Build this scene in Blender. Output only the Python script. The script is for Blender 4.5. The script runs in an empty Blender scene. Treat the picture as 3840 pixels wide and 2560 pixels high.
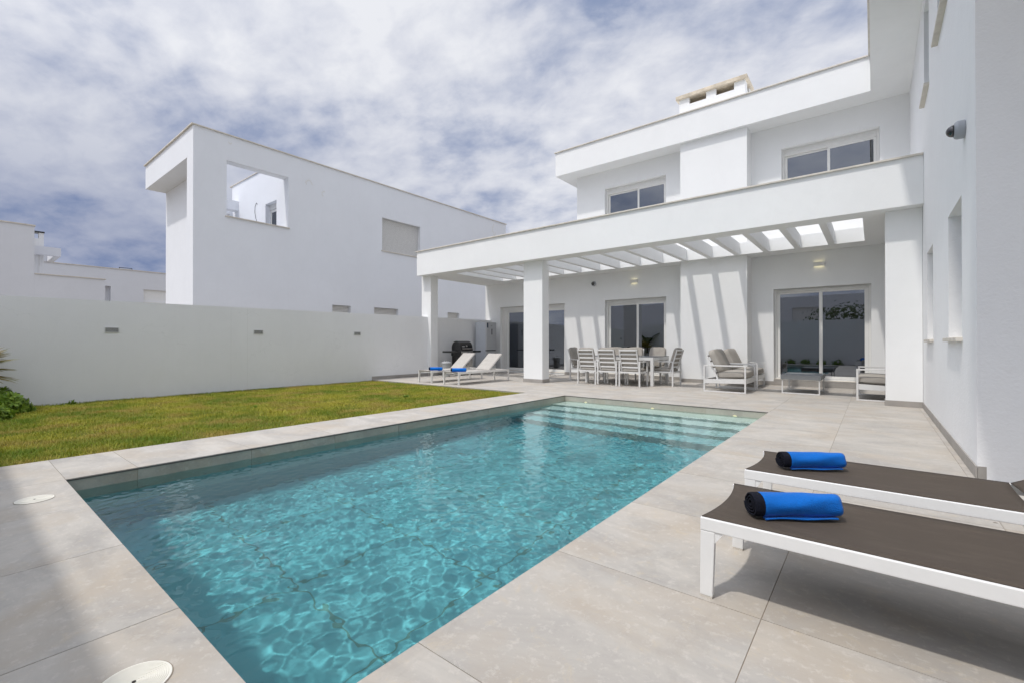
import bpy, bmesh, math, random
import numpy as np
from mathutils import Vector, Matrix, noise as mnoise

SC = bpy.context.scene
COL = SC.collection
R = math.radians

# ------------------------------------------------------------------ camera
cam_d = bpy.data.cameras.new("camera")
cam = bpy.data.objects.new("camera", cam_d)
COL.objects.link(cam)
SC.camera = cam
cam_d.sensor_width = 36.0
cam_d.lens = 36.0 * 1698.1066 / 3840.0
cam_d.clip_start = 0.05
cam_d.clip_end = 2000.0
_yaw, _p, _r = 0.673948656, 0.00397735264, -0.000773669465
right = Vector((math.cos(_yaw), math.sin(_yaw), 0)); fwd = Vector((-math.sin(_yaw), math.cos(_yaw), 0)); up = Vector((0, 0, 1))
f2 = fwd * math.cos(_p) + up * math.sin(_p)
u2 = up * math.cos(_p) - fwd * math.sin(_p)
r3 = right * math.cos(_r) + u2 * math.sin(_r)
u3 = u2 * math.cos(_r) - right * math.sin(_r)
m = Matrix((r3, u3, -f2)).transposed().to_4x4()
m.translation = Vector((0, 0, 1.155))
cam.matrix_world = m

# ------------------------------------------------------------------ view / light
SC.view_settings.view_transform = 'Standard'
SC.view_settings.look = 'None'
SC.view_settings.exposure = 0.0
SC.view_settings.gamma = 1.0
SC.render.engine = 'CYCLES'
SC.cycles.max_bounces = 12
SC.cycles.diffuse_bounces = 7
SC.cycles.transmission_bounces = 8
SC.cycles.caustics_refractive = True
SC.cycles.caustics_reflective = True
SC.cycles.sample_clamp_indirect = 4.0
SC.cycles.blur_glossy = 0.5

SUN = Vector((-0.15, -0.47, 1.0)).normalized()
sun_el = math.asin(SUN.z)
sun_rot = math.atan2(SUN.x, SUN.y)
sun_d = bpy.data.lights.new("sun", 'SUN')
sun = bpy.data.objects.new("sun", sun_d)
COL.objects.link(sun)
sun_d.energy = 2.35
sun_d.angle = R(1.8)
sun_d.color = (1.0, 0.955, 0.90)
sun.rotation_mode = 'QUATERNION'
sun.rotation_quaternion = SUN.to_track_quat('Z', 'Y')
sun.location = (-20, -40, 60)
try:
    sun_d.cycles.is_caustics_light = True
except Exception as e:
    print('no caustics light', e)


class NT:
    """tiny node-tree helper"""
    def __init__(s, tree):
        s.t = tree; s.t.nodes.clear()

    def n(s, typ, **kw):
        nd = s.t.nodes.new(typ)
        for k, v in kw.items():
            if k.startswith('_'):
                setattr(nd, k[1:], v)
            else:
                key = int(k[1:]) if k[0] == 'i' and k[1:].isdigit() else k.replace('__', ' ')
                if isinstance(v, bpy.types.NodeSocket):
                    s.t.links.new(v, nd.inputs[key])
                else:
                    nd.inputs[key].default_value = v
        return nd

    def math(s, op, a, b=0.0, c=None, clamp=False):
        nd = s.t.nodes.new('ShaderNodeMath'); nd.operation = op; nd.use_clamp = clamp
        for i, v in enumerate((a, b) if c is None else (a, b, c)):
            if isinstance(v, bpy.types.NodeSocket): s.t.links.new(v, nd.inputs[i])
            else: nd.inputs[i].default_value = v
        return nd.outputs[0]

    def noise(s, vec, scale, detail=4, rough=0.55, dist=0.0):
        nd = s.n('ShaderNodeTexNoise', Scale=scale, Detail=detail, Roughness=rough, Distortion=dist)
        if vec is not None: s.t.links.new(vec, nd.inputs['Vector'])
        return nd.outputs['Fac']

    def ramp(s, fac, stops, interp='LINEAR'):
        nd = s.t.nodes.new('ShaderNodeValToRGB'); nd.color_ramp.interpolation = interp
        el = nd.color_ramp.elements
        while len(el) < len(stops): el.new(0.5)
        for e, (p, c) in zip(el, stops):
            e.position = p
            e.color = (c, c, c, 1) if isinstance(c, (int, float)) else (*c[:3], 1)
        s.t.links.new(fac, nd.inputs[0])
        return nd.outputs[0]

    def mix(s, fac, a, b, blend='MIX'):
        nd = s.t.nodes.new('ShaderNodeMix'); nd.data_type = 'RGBA'; nd.blend_type = blend
        for i, v in ((0, fac), (6, a), (7, b)):
            if isinstance(v, bpy.types.NodeSocket): s.t.links.new(v, nd.inputs[i])
            else: nd.inputs[i].default_value = v if i == 0 else (*v[:3], 1)
        return nd.outputs[2]

    def mapping(s, vec, scale=(1, 1, 1), loc=(0, 0, 0), rot=(0, 0, 0)):
        nd = s.n('ShaderNodeMapping', Scale=scale, Location=loc, Rotation=rot)
        s.t.links.new(vec, nd.inputs['Vector'])
        return nd.outputs[0]

    def bump(s, h, strength, dist):
        nd = s.n('ShaderNodeBump', Strength=strength, Distance=dist)
        s.t.links.new(h, nd.inputs['Height'])
        return nd.outputs[0]


# ------------------------------------------------------------------ world: sky + clouds
W = bpy.data.worlds.new("World"); SC.world = W; W.use_nodes = True
t = NT(W.node_tree)
sky = t.n('ShaderNodeTexSky'); sky.sky_type = 'NISHITA'; sky.sun_disc = False
sky.sun_elevation = sun_el; sky.sun_rotation = sun_rot
sky.air_density = 1.6; sky.dust_density = 0.6; sky.ozone_density = 3.0
tc = t.n('ShaderNodeTexCoord').outputs['Generated']
sep = t.n('ShaderNodeSeparateXYZ'); t.t.links.new(tc, sep.inputs[0])
zz = t.math('MAXIMUM', sep.outputs[2], 0.0)
den = t.math('ADD', zz, 0.30)
cu = t.math('DIVIDE', sep.outputs[0], den); cv = t.math('DIVIDE', sep.outputs[1], den)
comb = t.n('ShaderNodeCombineXYZ'); t.t.links.new(cu, comb.inputs[0]); t.t.links.new(cv, comb.inputs[1])
uv = comb.outputs[0]
CL_OFF = (3.1, 7.4, 0.0)
uvm = t.mapping(uv, loc=CL_OFF, scale=(1.0, 1.0, 1.0), rot=(0, 0, R(20)))
big = t.noise(uvm, 1.2, 3, 0.5, 0.3)
med = t.noise(t.mapping(uv, loc=(4.3, 4.2, 2.0), rot=(0, 0, R(-35)), scale=(1.0, 1.25, 1)), 2.4, 9, 0.56, 0.2)
fine = t.noise(t.mapping(uv, loc=(9.3, 2.2, 5.0), rot=(0, 0, R(-35)), scale=(1.0, 1.25, 1)), 8.0, 6, 0.55, 0.2)
dens = t.math('ADD', t.math('MULTIPLY', big, 0.55), t.math('ADD', t.math('MULTIPLY', med, 0.55), t.math('MULTIPLY', fine, 0.13)))
# clouds thin out towards the horizon on the left (west) side
hz = t.math('MULTIPLY', t.math('SUBTRACT', 0.30, zz, clamp=True), 0.9)
west = t.math('MULTIPLY', hz, t.math('MULTIPLY', sep.outputs[0], -1.0, clamp=True))
dens2 = t.math('SUBTRACT', dens, t.math('MULTIPLY', west, 0.20))
cover = t.ramp(dens2, [(0.42, 0.5), (0.50, 0.94), (0.58, 1.0)], 'EASE')
shade = t.ramp(t.math('ADD', t.math('MULTIPLY', med, 0.48), t.math('ADD', t.math('MULTIPLY', fine, 0.30), t.math('MULTIPLY', big, 0.26))),
               [(0.41, (0.38, 0.435, 0.59)), (0.465, (0.54, 0.58, 0.70)), (0.52, (0.69, 0.715, 0.80)), (0.60, (0.84, 0.855, 0.905))])
wmask = t.math('MULTIPLY', t.math('SUBTRACT', -0.55, sep.outputs[0], clamp=True), 3.2, clamp=True)
lowm = t.math('MULTIPLY', t.math('SUBTRACT', 0.46, zz, clamp=True), 3.6, clamp=True)
shade = t.mix(t.math('MULTIPLY', lowm, wmask), shade, t.mix(0.5, shade, (0.0, 0.06, 0.26)))
skc = t.mix(0.55, sky.outputs[0], (1.6, 2.6, 5.4))
bg1 = t.n('ShaderNodeBackground', Color=skc, Strength=0.085)
dotn = t.n('ShaderNodeVectorMath', _operation='DOT_PRODUCT'); t.t.links.new(tc, dotn.inputs[0]); dotn.inputs[1].default_value = tuple(SUN)
halo = t.math('POWER', t.math('MAXIMUM', dotn.outputs['Value'], 0.0), 5.0)
zen = t.ramp(zz, [(0.62, 0.0), (0.85, 1.0)])
gain = t.math('ADD', 0.97, t.math('ADD', t.math('MULTIPLY', halo, 1.7), t.math('MULTIPLY', zen, 0.5)))
bg2 = t.n('ShaderNodeBackground', Color=shade, Strength=gain)
mx = t.n('ShaderNodeMixShader', Fac=cover); t.t.links.new(bg1.outputs[0], mx.inputs[1]); t.t.links.new(bg2.outputs[0], mx.inputs[2])
out = t.n('ShaderNodeOutputWorld'); t.t.links.new(mx.outputs[0], out.inputs[0])
try:
    W.cycles.sampling_method = 'MANUAL'; W.cycles.sample_map_resolution = 512
except Exception: pass


# ------------------------------------------------------------------ materials
def new_mat(name):
    mt = bpy.data.materials.new(name); mt.use_nodes = True
    return mt, NT(mt.node_tree)


def finish(t, color, rough, normal=None, metal=0.0, spec=0.5, **extra):
    b = t.n('ShaderNodeBsdfPrincipled', Roughness=rough, Metallic=metal)
    b.inputs['Specular IOR Level'].default_value = spec
    if isinstance(color, bpy.types.NodeSocket): t.t.links.new(color, b.inputs['Base Color'])
    else: b.inputs['Base Color'].default_value = (*color[:3], 1)
    if normal is not None: t.t.links.new(normal, b.inputs['Normal'])
    for k, v in extra.items():
        key = k.replace('__', ' ')
        if isinstance(v, bpy.types.NodeSocket): t.t.links.new(v, b.inputs[key])
        else: b.inputs[key].default_value = v
    o = t.n('ShaderNodeOutputMaterial'); t.t.links.new(b.outputs[0], o.inputs[0])
    return b


def stucco(name, col=(0.80, 0.80, 0.80), bump=0.35, dirt=0.0, grain=55, cracks=0.0):
    mt, t = new_mat(name)
    co = t.n('ShaderNodeTexCoord').outputs['Object']
    n1 = t.noise(co, grain, 3, 0.6); n2 = t.noise(co, 0.7, 5, 0.6); n3 = t.noise(co, 6, 4, 0.6)
    c = t.mix(t.ramp(n2, [(0.3, 0.0), (0.7, 1.0)]), tuple(v * 0.955 for v in col), col)
    c = t.mix(t.math('MULTIPLY', t.ramp(n3, [(0.45, 0.0), (0.75, 1.0)]), 0.3), c, tuple(v * 0.95 for v in col))
    if dirt:
        geo = t.n('ShaderNodeNewGeometry'); sp = t.n('ShaderNodeSeparateXYZ'); t.t.links.new(geo.outputs['Position'], sp.inputs[0])
        st = t.noise(t.mapping(co, scale=(3.0, 3.0, 0.25)), 3.0, 5, 0.65)
        stf = t.math('MULTIPLY', t.ramp(st, [(0.52, 0.0), (0.75, 1.0)]), dirt)
        c = t.mix(stf, c, (0.45, 0.43, 0.40))
        low = t.math('MULTIPLY', t.math('SUBTRACT', 1.0, t.math('MULTIPLY', t.math('ADD', sp.outputs[2], 0.1), 2.6), clamp=True), t.ramp(n3, [(0.4, 0.0), (0.62, 1.0)]))
        c = t.mix(t.math('MULTIPLY', low, dirt * 2.2, clamp=True), c, (0.38, 0.36, 0.32))
    if cracks:
        cd = t.n('ShaderNodeVectorMath', _operation='ADD'); t.t.links.new(t.mapping(co, scale=(1, 0.45, 1)), cd.inputs[0])
        nz = t.n('ShaderNodeTexNoise', Scale=1.8, Detail=6, Roughness=0.7); t.t.links.new(co, nz.inputs['Vector'])
        sc_ = t.n('ShaderNodeVectorMath', _operation='SCALE', Scale=0.7); t.t.links.new(nz.outputs['Color'], sc_.inputs[0]); t.t.links.new(sc_.outputs[0], cd.inputs[1])
        vo = t.n('ShaderNodeTexVoronoi', Scale=0.9); vo.feature = 'DISTANCE_TO_EDGE'; t.t.links.new(cd.outputs[0], vo.inputs['Vector'])
        cf = t.math('MULTIPLY', t.math('LESS_THAN', vo.outputs['Distance'], 0.004), t.ramp(n2, [(0.47, 0.0), (0.6, 1.0)]))
        c = t.mix(t.math('MULTIPLY', cf, cracks), c, (0.30, 0.30, 0.29))
    # faint trowel swirls and patches
    tw = t.noise(t.mapping(co, scale=(1, 1, 0.6)), 2.2, 7, 0.72, 1.2)
    c = t.mix(t.math('MULTIPLY', t.ramp(tw, [(0.50, 0.0), (0.66, 1.0)]), 0.32), c, tuple(v * 0.93 for v in col))
    h = t.math('ADD', n1, t.math('MULTIPLY', n3, 1.2))
    finish(t, c, 0.88, t.bump(h, bump, 0.004), spec=0.25)
    return mt


M = {}
M['stucco'] = stucco('white stucco', (0.825, 0.83, 0.825))
M['stucco_rough'] = stucco('white rough stucco', (0.83, 0.835, 0.84), 0.8, grain=38)
M['stucco_wall'] = stucco('boundary stucco', (0.80, 0.805, 0.81), 0.4, dirt=0.03, cracks=0.14)
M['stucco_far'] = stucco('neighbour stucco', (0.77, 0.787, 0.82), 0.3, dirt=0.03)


def simple(name, col, rough=0.5, metal=0.0, spec=0.5, bump=0.0, bs=40.0, vary=0.08, vs=8.0, **ex):
    mt, t = new_mat(name)
    co = t.n('ShaderNodeTexCoord').outputs['Object']
    n = t.noise(co, vs, 5, 0.6)
    c = t.mix(t.ramp(n, [(0.3, 0.0), (0.7, 1.0)]), tuple(v * (1 - vary) for v in col), tuple(min(1, v * (1 + vary)) for v in col))
    nm = t.bump(t.noise(co, bs, 4, 0.6), bump, 0.003) if bump else None
    finish(t, c, rough, nm, metal, spec, **ex)
    return mt


M['cap'] = simple('coping stone', (0.62, 0.58, 0.515), 0.7, bump=0.2, vary=0.12, vs=5)
M['cap_rust'] = simple('stained stone cap', (0.62, 0.545, 0.43), 0.8, bump=0.5, vary=0.3, vs=3)
M['skirt'] = simple('grey skirting tile', (0.33, 0.31, 0.285), 0.6, vary=0.12, vs=3)
M['frame'] = simple('cream aluminium', (0.77, 0.765, 0.74), 0.4, vary=0.02)
M['white_metal'] = simple('white painted metal', (0.80, 0.80, 0.79), 0.32, vary=0.03)
M['chair_metal'] = simple('pale grey painted metal', (0.66, 0.655, 0.64), 0.4, vary=0.03)
M['cream_metal'] = simple('cream painted metal', (0.70, 0.685, 0.655), 0.4, vary=0.03)
M['shutter'] = simple('roller shutter', (0.74, 0.735, 0.715), 0.5, vary=0.03)
M['dark'] = simple('dark plastic', (0.012, 0.012, 0.013), 0.3, vary=0.1)
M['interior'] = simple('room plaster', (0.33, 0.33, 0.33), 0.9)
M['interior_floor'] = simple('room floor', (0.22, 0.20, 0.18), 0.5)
M['steel'] = simple('stainless steel', (0.50, 0.48, 0.46), 0.33, metal=0.9, vary=0.06, vs=3)
M['fridge'] = simple('silver fridge', (0.56, 0.57, 0.58), 0.35, metal=0.35, vary=0.03)
M['fridge_side'] = simple('pale grey fridge side', (0.55, 0.58, 0.63), 0.35, vary=0.03)
M['bin'] = simple('grey plastic', (0.33, 0.34, 0.34), 0.5, vary=0.06)
M['grey_top'] = simple('grey tabletop', (0.20, 0.21, 0.215), 0.6, vary=0.06, vs=4)
M['slate'] = simple('grey glass tabletop', (0.16, 0.165, 0.17), 0.25, vary=0.05)
M['lid'] = simple('cream plastic lid', (0.72, 0.70, 0.63), 0.55, vary=0.05)
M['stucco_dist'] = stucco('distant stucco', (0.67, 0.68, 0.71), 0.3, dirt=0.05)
M['hole'] = simple('dark hole', (0.03, 0.028, 0.025), 0.9)
M['lamp_body'] = simple('white lamp', (0.74, 0.73, 0.69), 0.4, vary=0.02)
M['cam_grey'] = simple('grey camera body', (0.35, 0.37, 0.40), 0.45, vary=0.03)
M['domeglass'] = simple('smoked dome', (0.015, 0.015, 0.018), 0.05, spec=0.9)
M['vent_dark'] = simple('brick light glass', (0.08, 0.085, 0.08), 0.2, vary=0.2, vs=30)
M['vent_frame'] = simple('brick light frame', (0.62, 0.62, 0.61), 0.5)
M['bark'] = simple('woody stem', (0.10, 0.07, 0.045), 0.9, bump=0.5)
M['soil'] = simple('soil', (0.09, 0.07, 0.045), 0.95)


def emit(name, col, s):
    mt, t = new_mat(name)
    e = t.n('ShaderNodeEmission', Color=(*col, 1), Strength=s)
    o = t.n('ShaderNodeOutputMaterial'); t.t.links.new(e.outputs[0], o.inputs[0]); return mt


M['glow'] = emit('warm lamp glow', (1.0, 0.87, 0.5), 2.2)
M['pool_glow'] = emit('pool lamp glow', (1.0, 0.95, 0.62), 0.8)


def fabric(name, col, wscale=900, bump=0.25, rough=0.9, vary=0.08, fuzz=0.0):
    mt, t = new_mat(name)
    co = t.n('ShaderNodeTexCoord').outputs['Object']
    n = t.noise(co, 5, 5, 0.6); n2 = t.noise(co, 90, 3, 0.7)
    c = t.mix(t.ramp(n, [(0.3, 0.0), (0.7, 1.0)]), tuple(v * (1 - vary) for v in col), tuple(v * (1 + vary) for v in col))
    c = t.mix(t.math('MULTIPLY', n2, 0.35), c, tuple(v * 0.75 for v in col))
    wv = t.noise(co, wscale * 0.3, 2, 0.6)
    h = t.math('ADD', wv, t.math('MULTIPLY', t.noise(co, 14, 3, 0.5), 2.0))
    b = finish(t, c, rough, t.bump(h, bump, 0.004), spec=0.2)
    if fuzz:
        b.inputs['Sheen Weight'].default_value = fuzz; b.inputs['Sheen Roughness'].default_value = 0.4
    return mt


M['cushion'] = fabric('taupe cushion fabric', (0.37, 0.345, 0.31), bump=0.5)
M['cushion_dark'] = fabric('taupe cushion fabric worn', (0.35, 0.325, 0.29), bump=0.6, vary=0.14)
M['towel'] = fabric('blue towel terry', (0.003, 0.135, 0.53), 700, 0.9, fuzz=0.15, vary=0.12)
M['towel_dark'] = fabric('black towel border', (0.006, 0.007, 0.014), 700, 0.9)


def sling(name, ca, cb, sc=420.0):
    mt, t = new_mat(name)
    co = t.n('ShaderNodeTexCoord').outputs['Object']
    w1 = t.n('ShaderNodeTexWave', Scale=sc, Distortion=0.0); w1.bands_direction = 'X'; t.t.links.new(co, w1.inputs['Vector'])
    w2 = t.n('ShaderNodeTexWave', Scale=sc, Distortion=0.0); w2.bands_direction = 'Y'; t.t.links.new(co, w2.inputs['Vector'])
    k = t.math('MULTIPLY', w1.outputs['Fac'], w2.outputs['Fac'])
    n = t.noise(t.mapping(co, scale=(2, 9, 2)), 2.5, 6, 0.7)
    c = t.mix(k, ca, cb)
    c = t.mix(t.math('MULTIPLY', t.ramp(n, [(0.5, 0.0), (0.75, 1.0)]), 0.35), c, tuple(v * 1.5 for v in cb))
    sf_ = t.noise(t.mapping(co, scale=(3, 26, 2)), 3.0, 6, 0.8)
    c = t.mix(t.math('MULTIPLY', t.ramp(sf_, [(0.58, 0.0), (0.72, 1.0)]), 0.4), c, tuple(v * 2.0 for v in cb))
    gr_ = t.noise(co, 160, 2, 0.9)
    c = t.mix(t.math('MULTIPLY', gr_, 0.5), c, tuple(v * 0.7 for v in ca))
    finish(t, c, 0.75, t.bump(k, 0.35, 0.001), spec=0.3)
    return mt


M['sling_brown'] = sling('brown sling mesh', (0.070, 0.055, 0.043), (0.105, 0.085, 0.066))
M['sling_cream'] = sling('cream padded sling', (0.44, 0.415, 0.38), (0.50, 0.475, 0.435))


def tile_mat(name, base, grout=False):
    mt, t = new_mat(name)
    geo = t.n('ShaderNodeNewGeometry').outputs['Position']
    at = t.n('ShaderNodeAttribute', _attribute_name='tile_rand').outputs['Fac']
    off = t.n('ShaderNodeCombineXYZ'); t.t.links.new(t.math('MULTIPLY', at, 37.0), off.inputs[0]); t.t.links.new(t.math('MULTIPLY', at, 91.0), off.inputs[1])
    v = t.n('ShaderNodeVectorMath', _operation='ADD'); t.t.links.new(geo, v.inputs[0]); t.t.links.new(off.outputs[0], v.inputs[1])
    co = v.outputs[0]
    streak = t.noise(t.mapping(co, scale=(0.8, 1.5, 1), rot=(0, 0, 0.5)), 1.2, 8, 0.68, 0.8)
    cloud = t.noise(co, 1.6, 6, 0.6, 0.3)
    spk = t.noise(co, 70, 3, 0.7); spk2 = t.noise(co, 22, 5, 0.75)
    a = t.ramp(streak, [(0.36, 0.0), (0.64, 1.0)])
    c = t.mix(a, tuple(x * y for x, y in zip(base, (0.77, 0.775, 0.79))), tuple(x * y for x, y in zip(base, (1.08, 1.08, 1.07))))
    c = t.mix(t.math('MULTIPLY', t.ramp(cloud, [(0.46, 0.0), (0.66, 1.0)]), 0.7), c, tuple(x * y for x, y in zip(base, (0.92, 0.84, 0.74))))
    c = t.mix(t.math('MULTIPLY', t.ramp(spk2, [(0.54, 0.0), (0.64, 1.0)]), 0.45), c, tuple(x * 1.25 for x in base))
    c = t.mix(t.math('MULTIPLY', t.ramp(spk, [(0.60, 0.0), (0.72, 1.0)]), 0.35), c, tuple(x * 0.7 for x in base))
    vor = t.n('ShaderNodeTexVoronoi', Scale=2.2); t.t.links.new(geo, vor.inputs['Vector'])
    c = t.mix(t.ramp(vor.outputs['Distance'], [(0.0, 1.0), (0.022, 1.0), (0.03, 0.0)]), c, (0.16, 0.13, 0.10))
    st1 = t.noise(t.mapping(geo, scale=(1, 1, 1)), 0.9, 7, 0.7, 1.5)
    c = t.mix(t.math('MULTIPLY', t.ramp(st1, [(0.55, 0.0), (0.60, 1.0), (0.70, 0.4)]), 0.30), c, tuple(x * 0.66 for x in base))
    fl = t.noise(co, 9.0, 6, 0.8, 0.6)
    c = t.mix(t.math('MULTIPLY', t.ramp(fl, [(0.56, 0.0), (0.66, 1.0)]), 0.35), c, (0.50, 0.42, 0.30))
    c = t.mix(t.math('MULTIPLY', at, 0.2), c, tuple(x * 0.75 for x in base))
    h = t.math('ADD', t.math('MULTIPLY', spk, 0.6), t.math('MULTIPLY', spk2, 1.0))
    rr = t.ramp(cloud, [(0.3, 0.62), (0.7, 0.78)])
    finish(t, c, rr, t.bump(h, 0.25, 0.003), spec=0.35)
    return mt


M['tile'] = tile_mat('porcelain deck tile', (0.438, 0.412, 0.375))
M['pooltile'] = tile_mat('pool wall tile', (0.42, 0.40, 0.345))
M['grout'] = simple('brown grout', (0.25, 0.21, 0.165), 0.95)

# pool floor tiles with dark joints, the water's depth tint put into their colours
def _joint(t, s, off, step, wdt):
    a = t.math('DIVIDE', t.math('ADD', s, off), step)
    fr = t.math('ABSOLUTE', t.math('SUBTRACT', t.math('FRACT', a), 0.5))
    return t.math('GREATER_THAN', fr, 0.5 - wdt / step)
def pool_tile(name, col, joints=True):
    mt, t = new_mat(name)
    geo = t.n('ShaderNodeNewGeometry').outputs['Position']
    sp = t.n('ShaderNodeSeparateXYZ'); t.t.links.new(geo, sp.inputs[0])
    n = t.noise(geo, 2.0, 5, 0.6)
    c = t.mix(n, tuple(v * 0.9 for v in col), tuple(v * 1.1 for v in col))
    if joints:
        j = t.math('MAXIMUM', _joint(t, sp.outputs[0], 5.39 + 100.5, 1.005, 0.009), _joint(t, sp.outputs[1], -0.65 + 100.0, 1.0, 0.009))
        c = t.mix(t.math('MULTIPLY', j, 0.6), c, (0.06, 0.10, 0.05))
    finish(t, c, 0.8, spec=0.2)
    return mt
M['poolfloor'] = pool_tile('water tinted pool floor tile', (0.100, 0.325, 0.36))
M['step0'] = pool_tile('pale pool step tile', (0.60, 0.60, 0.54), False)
M['step1'] = pool_tile('faintly water tinted pool step tile', (0.46, 0.53, 0.49), False)
M['step2'] = pool_tile('water tinted pool step tile', (0.33, 0.46, 0.45), False)
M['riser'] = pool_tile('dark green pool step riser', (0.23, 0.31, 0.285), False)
M['poolwall'] = pool_tile('water tinted pool wall tile', (0.10, 0.29, 0.32), False)
M['trim'] = simple('grey edge trim', (0.10, 0.095, 0.085), 0.6)
M['step3'] = pool_tile('deep water tinted pool step tile', (0.22, 0.41, 0.42), False)

# glass pane: reflection over dim see-through
def glass(name, tint, refl):
    mt, t = new_mat(name)
    fr = t.n('ShaderNodeFresnel', IOR=1.5).outputs[0]
    fac = t.math('ADD', t.math('MULTIPLY', fr, 1.0), refl, clamp=True)
    tr = t.n('ShaderNodeBsdfTransparent', Color=(*tint, 1)); gl = t.n('ShaderNodeBsdfGlossy', Color=(0.86, 0.91, 1.0, 1), Roughness=0.0)
    mxs = t.n('ShaderNodeMixShader', Fac=fac); t.t.links.new(tr.outputs[0], mxs.inputs[1]); t.t.links.new(gl.outputs[0], mxs.inputs[2])
    o = t.n('ShaderNodeOutputMaterial'); t.t.links.new(mxs.outputs[0], o.inputs[0])
    return mt


M['pane'] = glass('window glass', (0.40, 0.42, 0.44), 0.16)

# pool water
mt, t = new_mat('pool water'); M['water'] = mt
gg = t.n('ShaderNodeBsdfGlass', Color=(0.86, 0.975, 0.985, 1), Roughness=0.0, IOR=1.33)
o = t.n('ShaderNodeOutputMaterial'); t.t.links.new(gg.outputs[0], o.inputs[0])

# leaves and grass
def leafmat(name, c1, c2, c3, trans=0.35, scale=3.0, rough=0.5):
    mt, t = new_mat(name)
    geo = t.n('ShaderNodeNewGeometry')
    rnd = t.n('ShaderNodeAttribute', _attribute_name='leaf_rand').outputs['Fac']
    n = t.noise(geo.outputs['Position'], scale, 4, 0.6)
    c = t.mix(rnd, c1, c2)
    c = t.mix(t.ramp(n, [(0.48, 0.0), (0.64, 1.0)]), c, c3)
    b = t.n('ShaderNodeBsdfPrincipled', Roughness=rough); t.t.links.new(c, b.inputs['Base Color'])
    b.inputs['Specular IOR Level'].default_value = 0.35
    tl = t.n('ShaderNodeBsdfTranslucent'); t.t.links.new(c, tl.inputs[0])
    mxs = t.n('ShaderNodeMixShader', Fac=trans); t.t.links.new(b.outputs[0], mxs.inputs[1]); t.t.links.new(tl.outputs[0], mxs.inputs[2])
    o = t.n('ShaderNodeOutputMaterial'); t.t.links.new(mxs.outputs[0], o.inputs[0])
    return mt


M['leaf'] = leafmat('shrub leaf', (0.07, 0.15, 0.014), (0.27, 0.38, 0.04), (0.16, 0.27, 0.02), 0.25)
M['palm'] = leafmat('palm leaf', (0.13, 0.14, 0.03), (0.22, 0.18, 0.05), (0.20, 0.12, 0.035), 0.25)
M['dark_leaf'] = leafmat('dark tree leaf', (0.05, 0.09, 0.02), (0.11, 0.15, 0.04), (0.10, 0.11, 0.04), 0.3)
M['grass'] = leafmat('grass blade', (0.135, 0.21, 0.014), (0.40, 0.37, 0.045), (0.38, 0.30, 0.07), 0.3, 1.6, 0.7)
mt, t = new_mat('lawn soil'); M['lawn'] = mt
geo = t.n('ShaderNodeNewGeometry').outputs['Position']
c = t.mix(t.ramp(t.noise(geo, 1.6, 6, 0.65), [(0.4, 0.0), (0.68, 1.0)]), (0.14, 0.165, 0.016), (0.22, 0.19, 0.05))
c = t.mix(t.noise(geo, 60, 3, 0.7), c, (0.09, 0.08, 0.02))
finish(t, c, 0.95, t.bump(t.noise(geo, 90, 4, 0.8), 0.8, 0.02), spec=0.1)
M['ground'] = simple('dry earth ground', (0.24, 0.21, 0.16), 0.95, bump=0.5, bs=3, vs=0.3)

# ------------------------------------------------------------------ mesh helpers
def tag(o, label=None, cat=None, group=None, kind=None):
    if label: o['label'] = label
    if cat: o['category'] = cat
    if group: o['group'] = group
    if kind: o['kind'] = kind
    return o


def empty(name, loc=(0, 0, 0), rz=0.0, label=None, cat=None, group=None):
    o = bpy.data.objects.new(name, None); COL.objects.link(o)
    o.location = loc; o.rotation_euler = (0, 0, rz); o.empty_display_size = 0.2
    return tag(o, label, cat, group)


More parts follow.
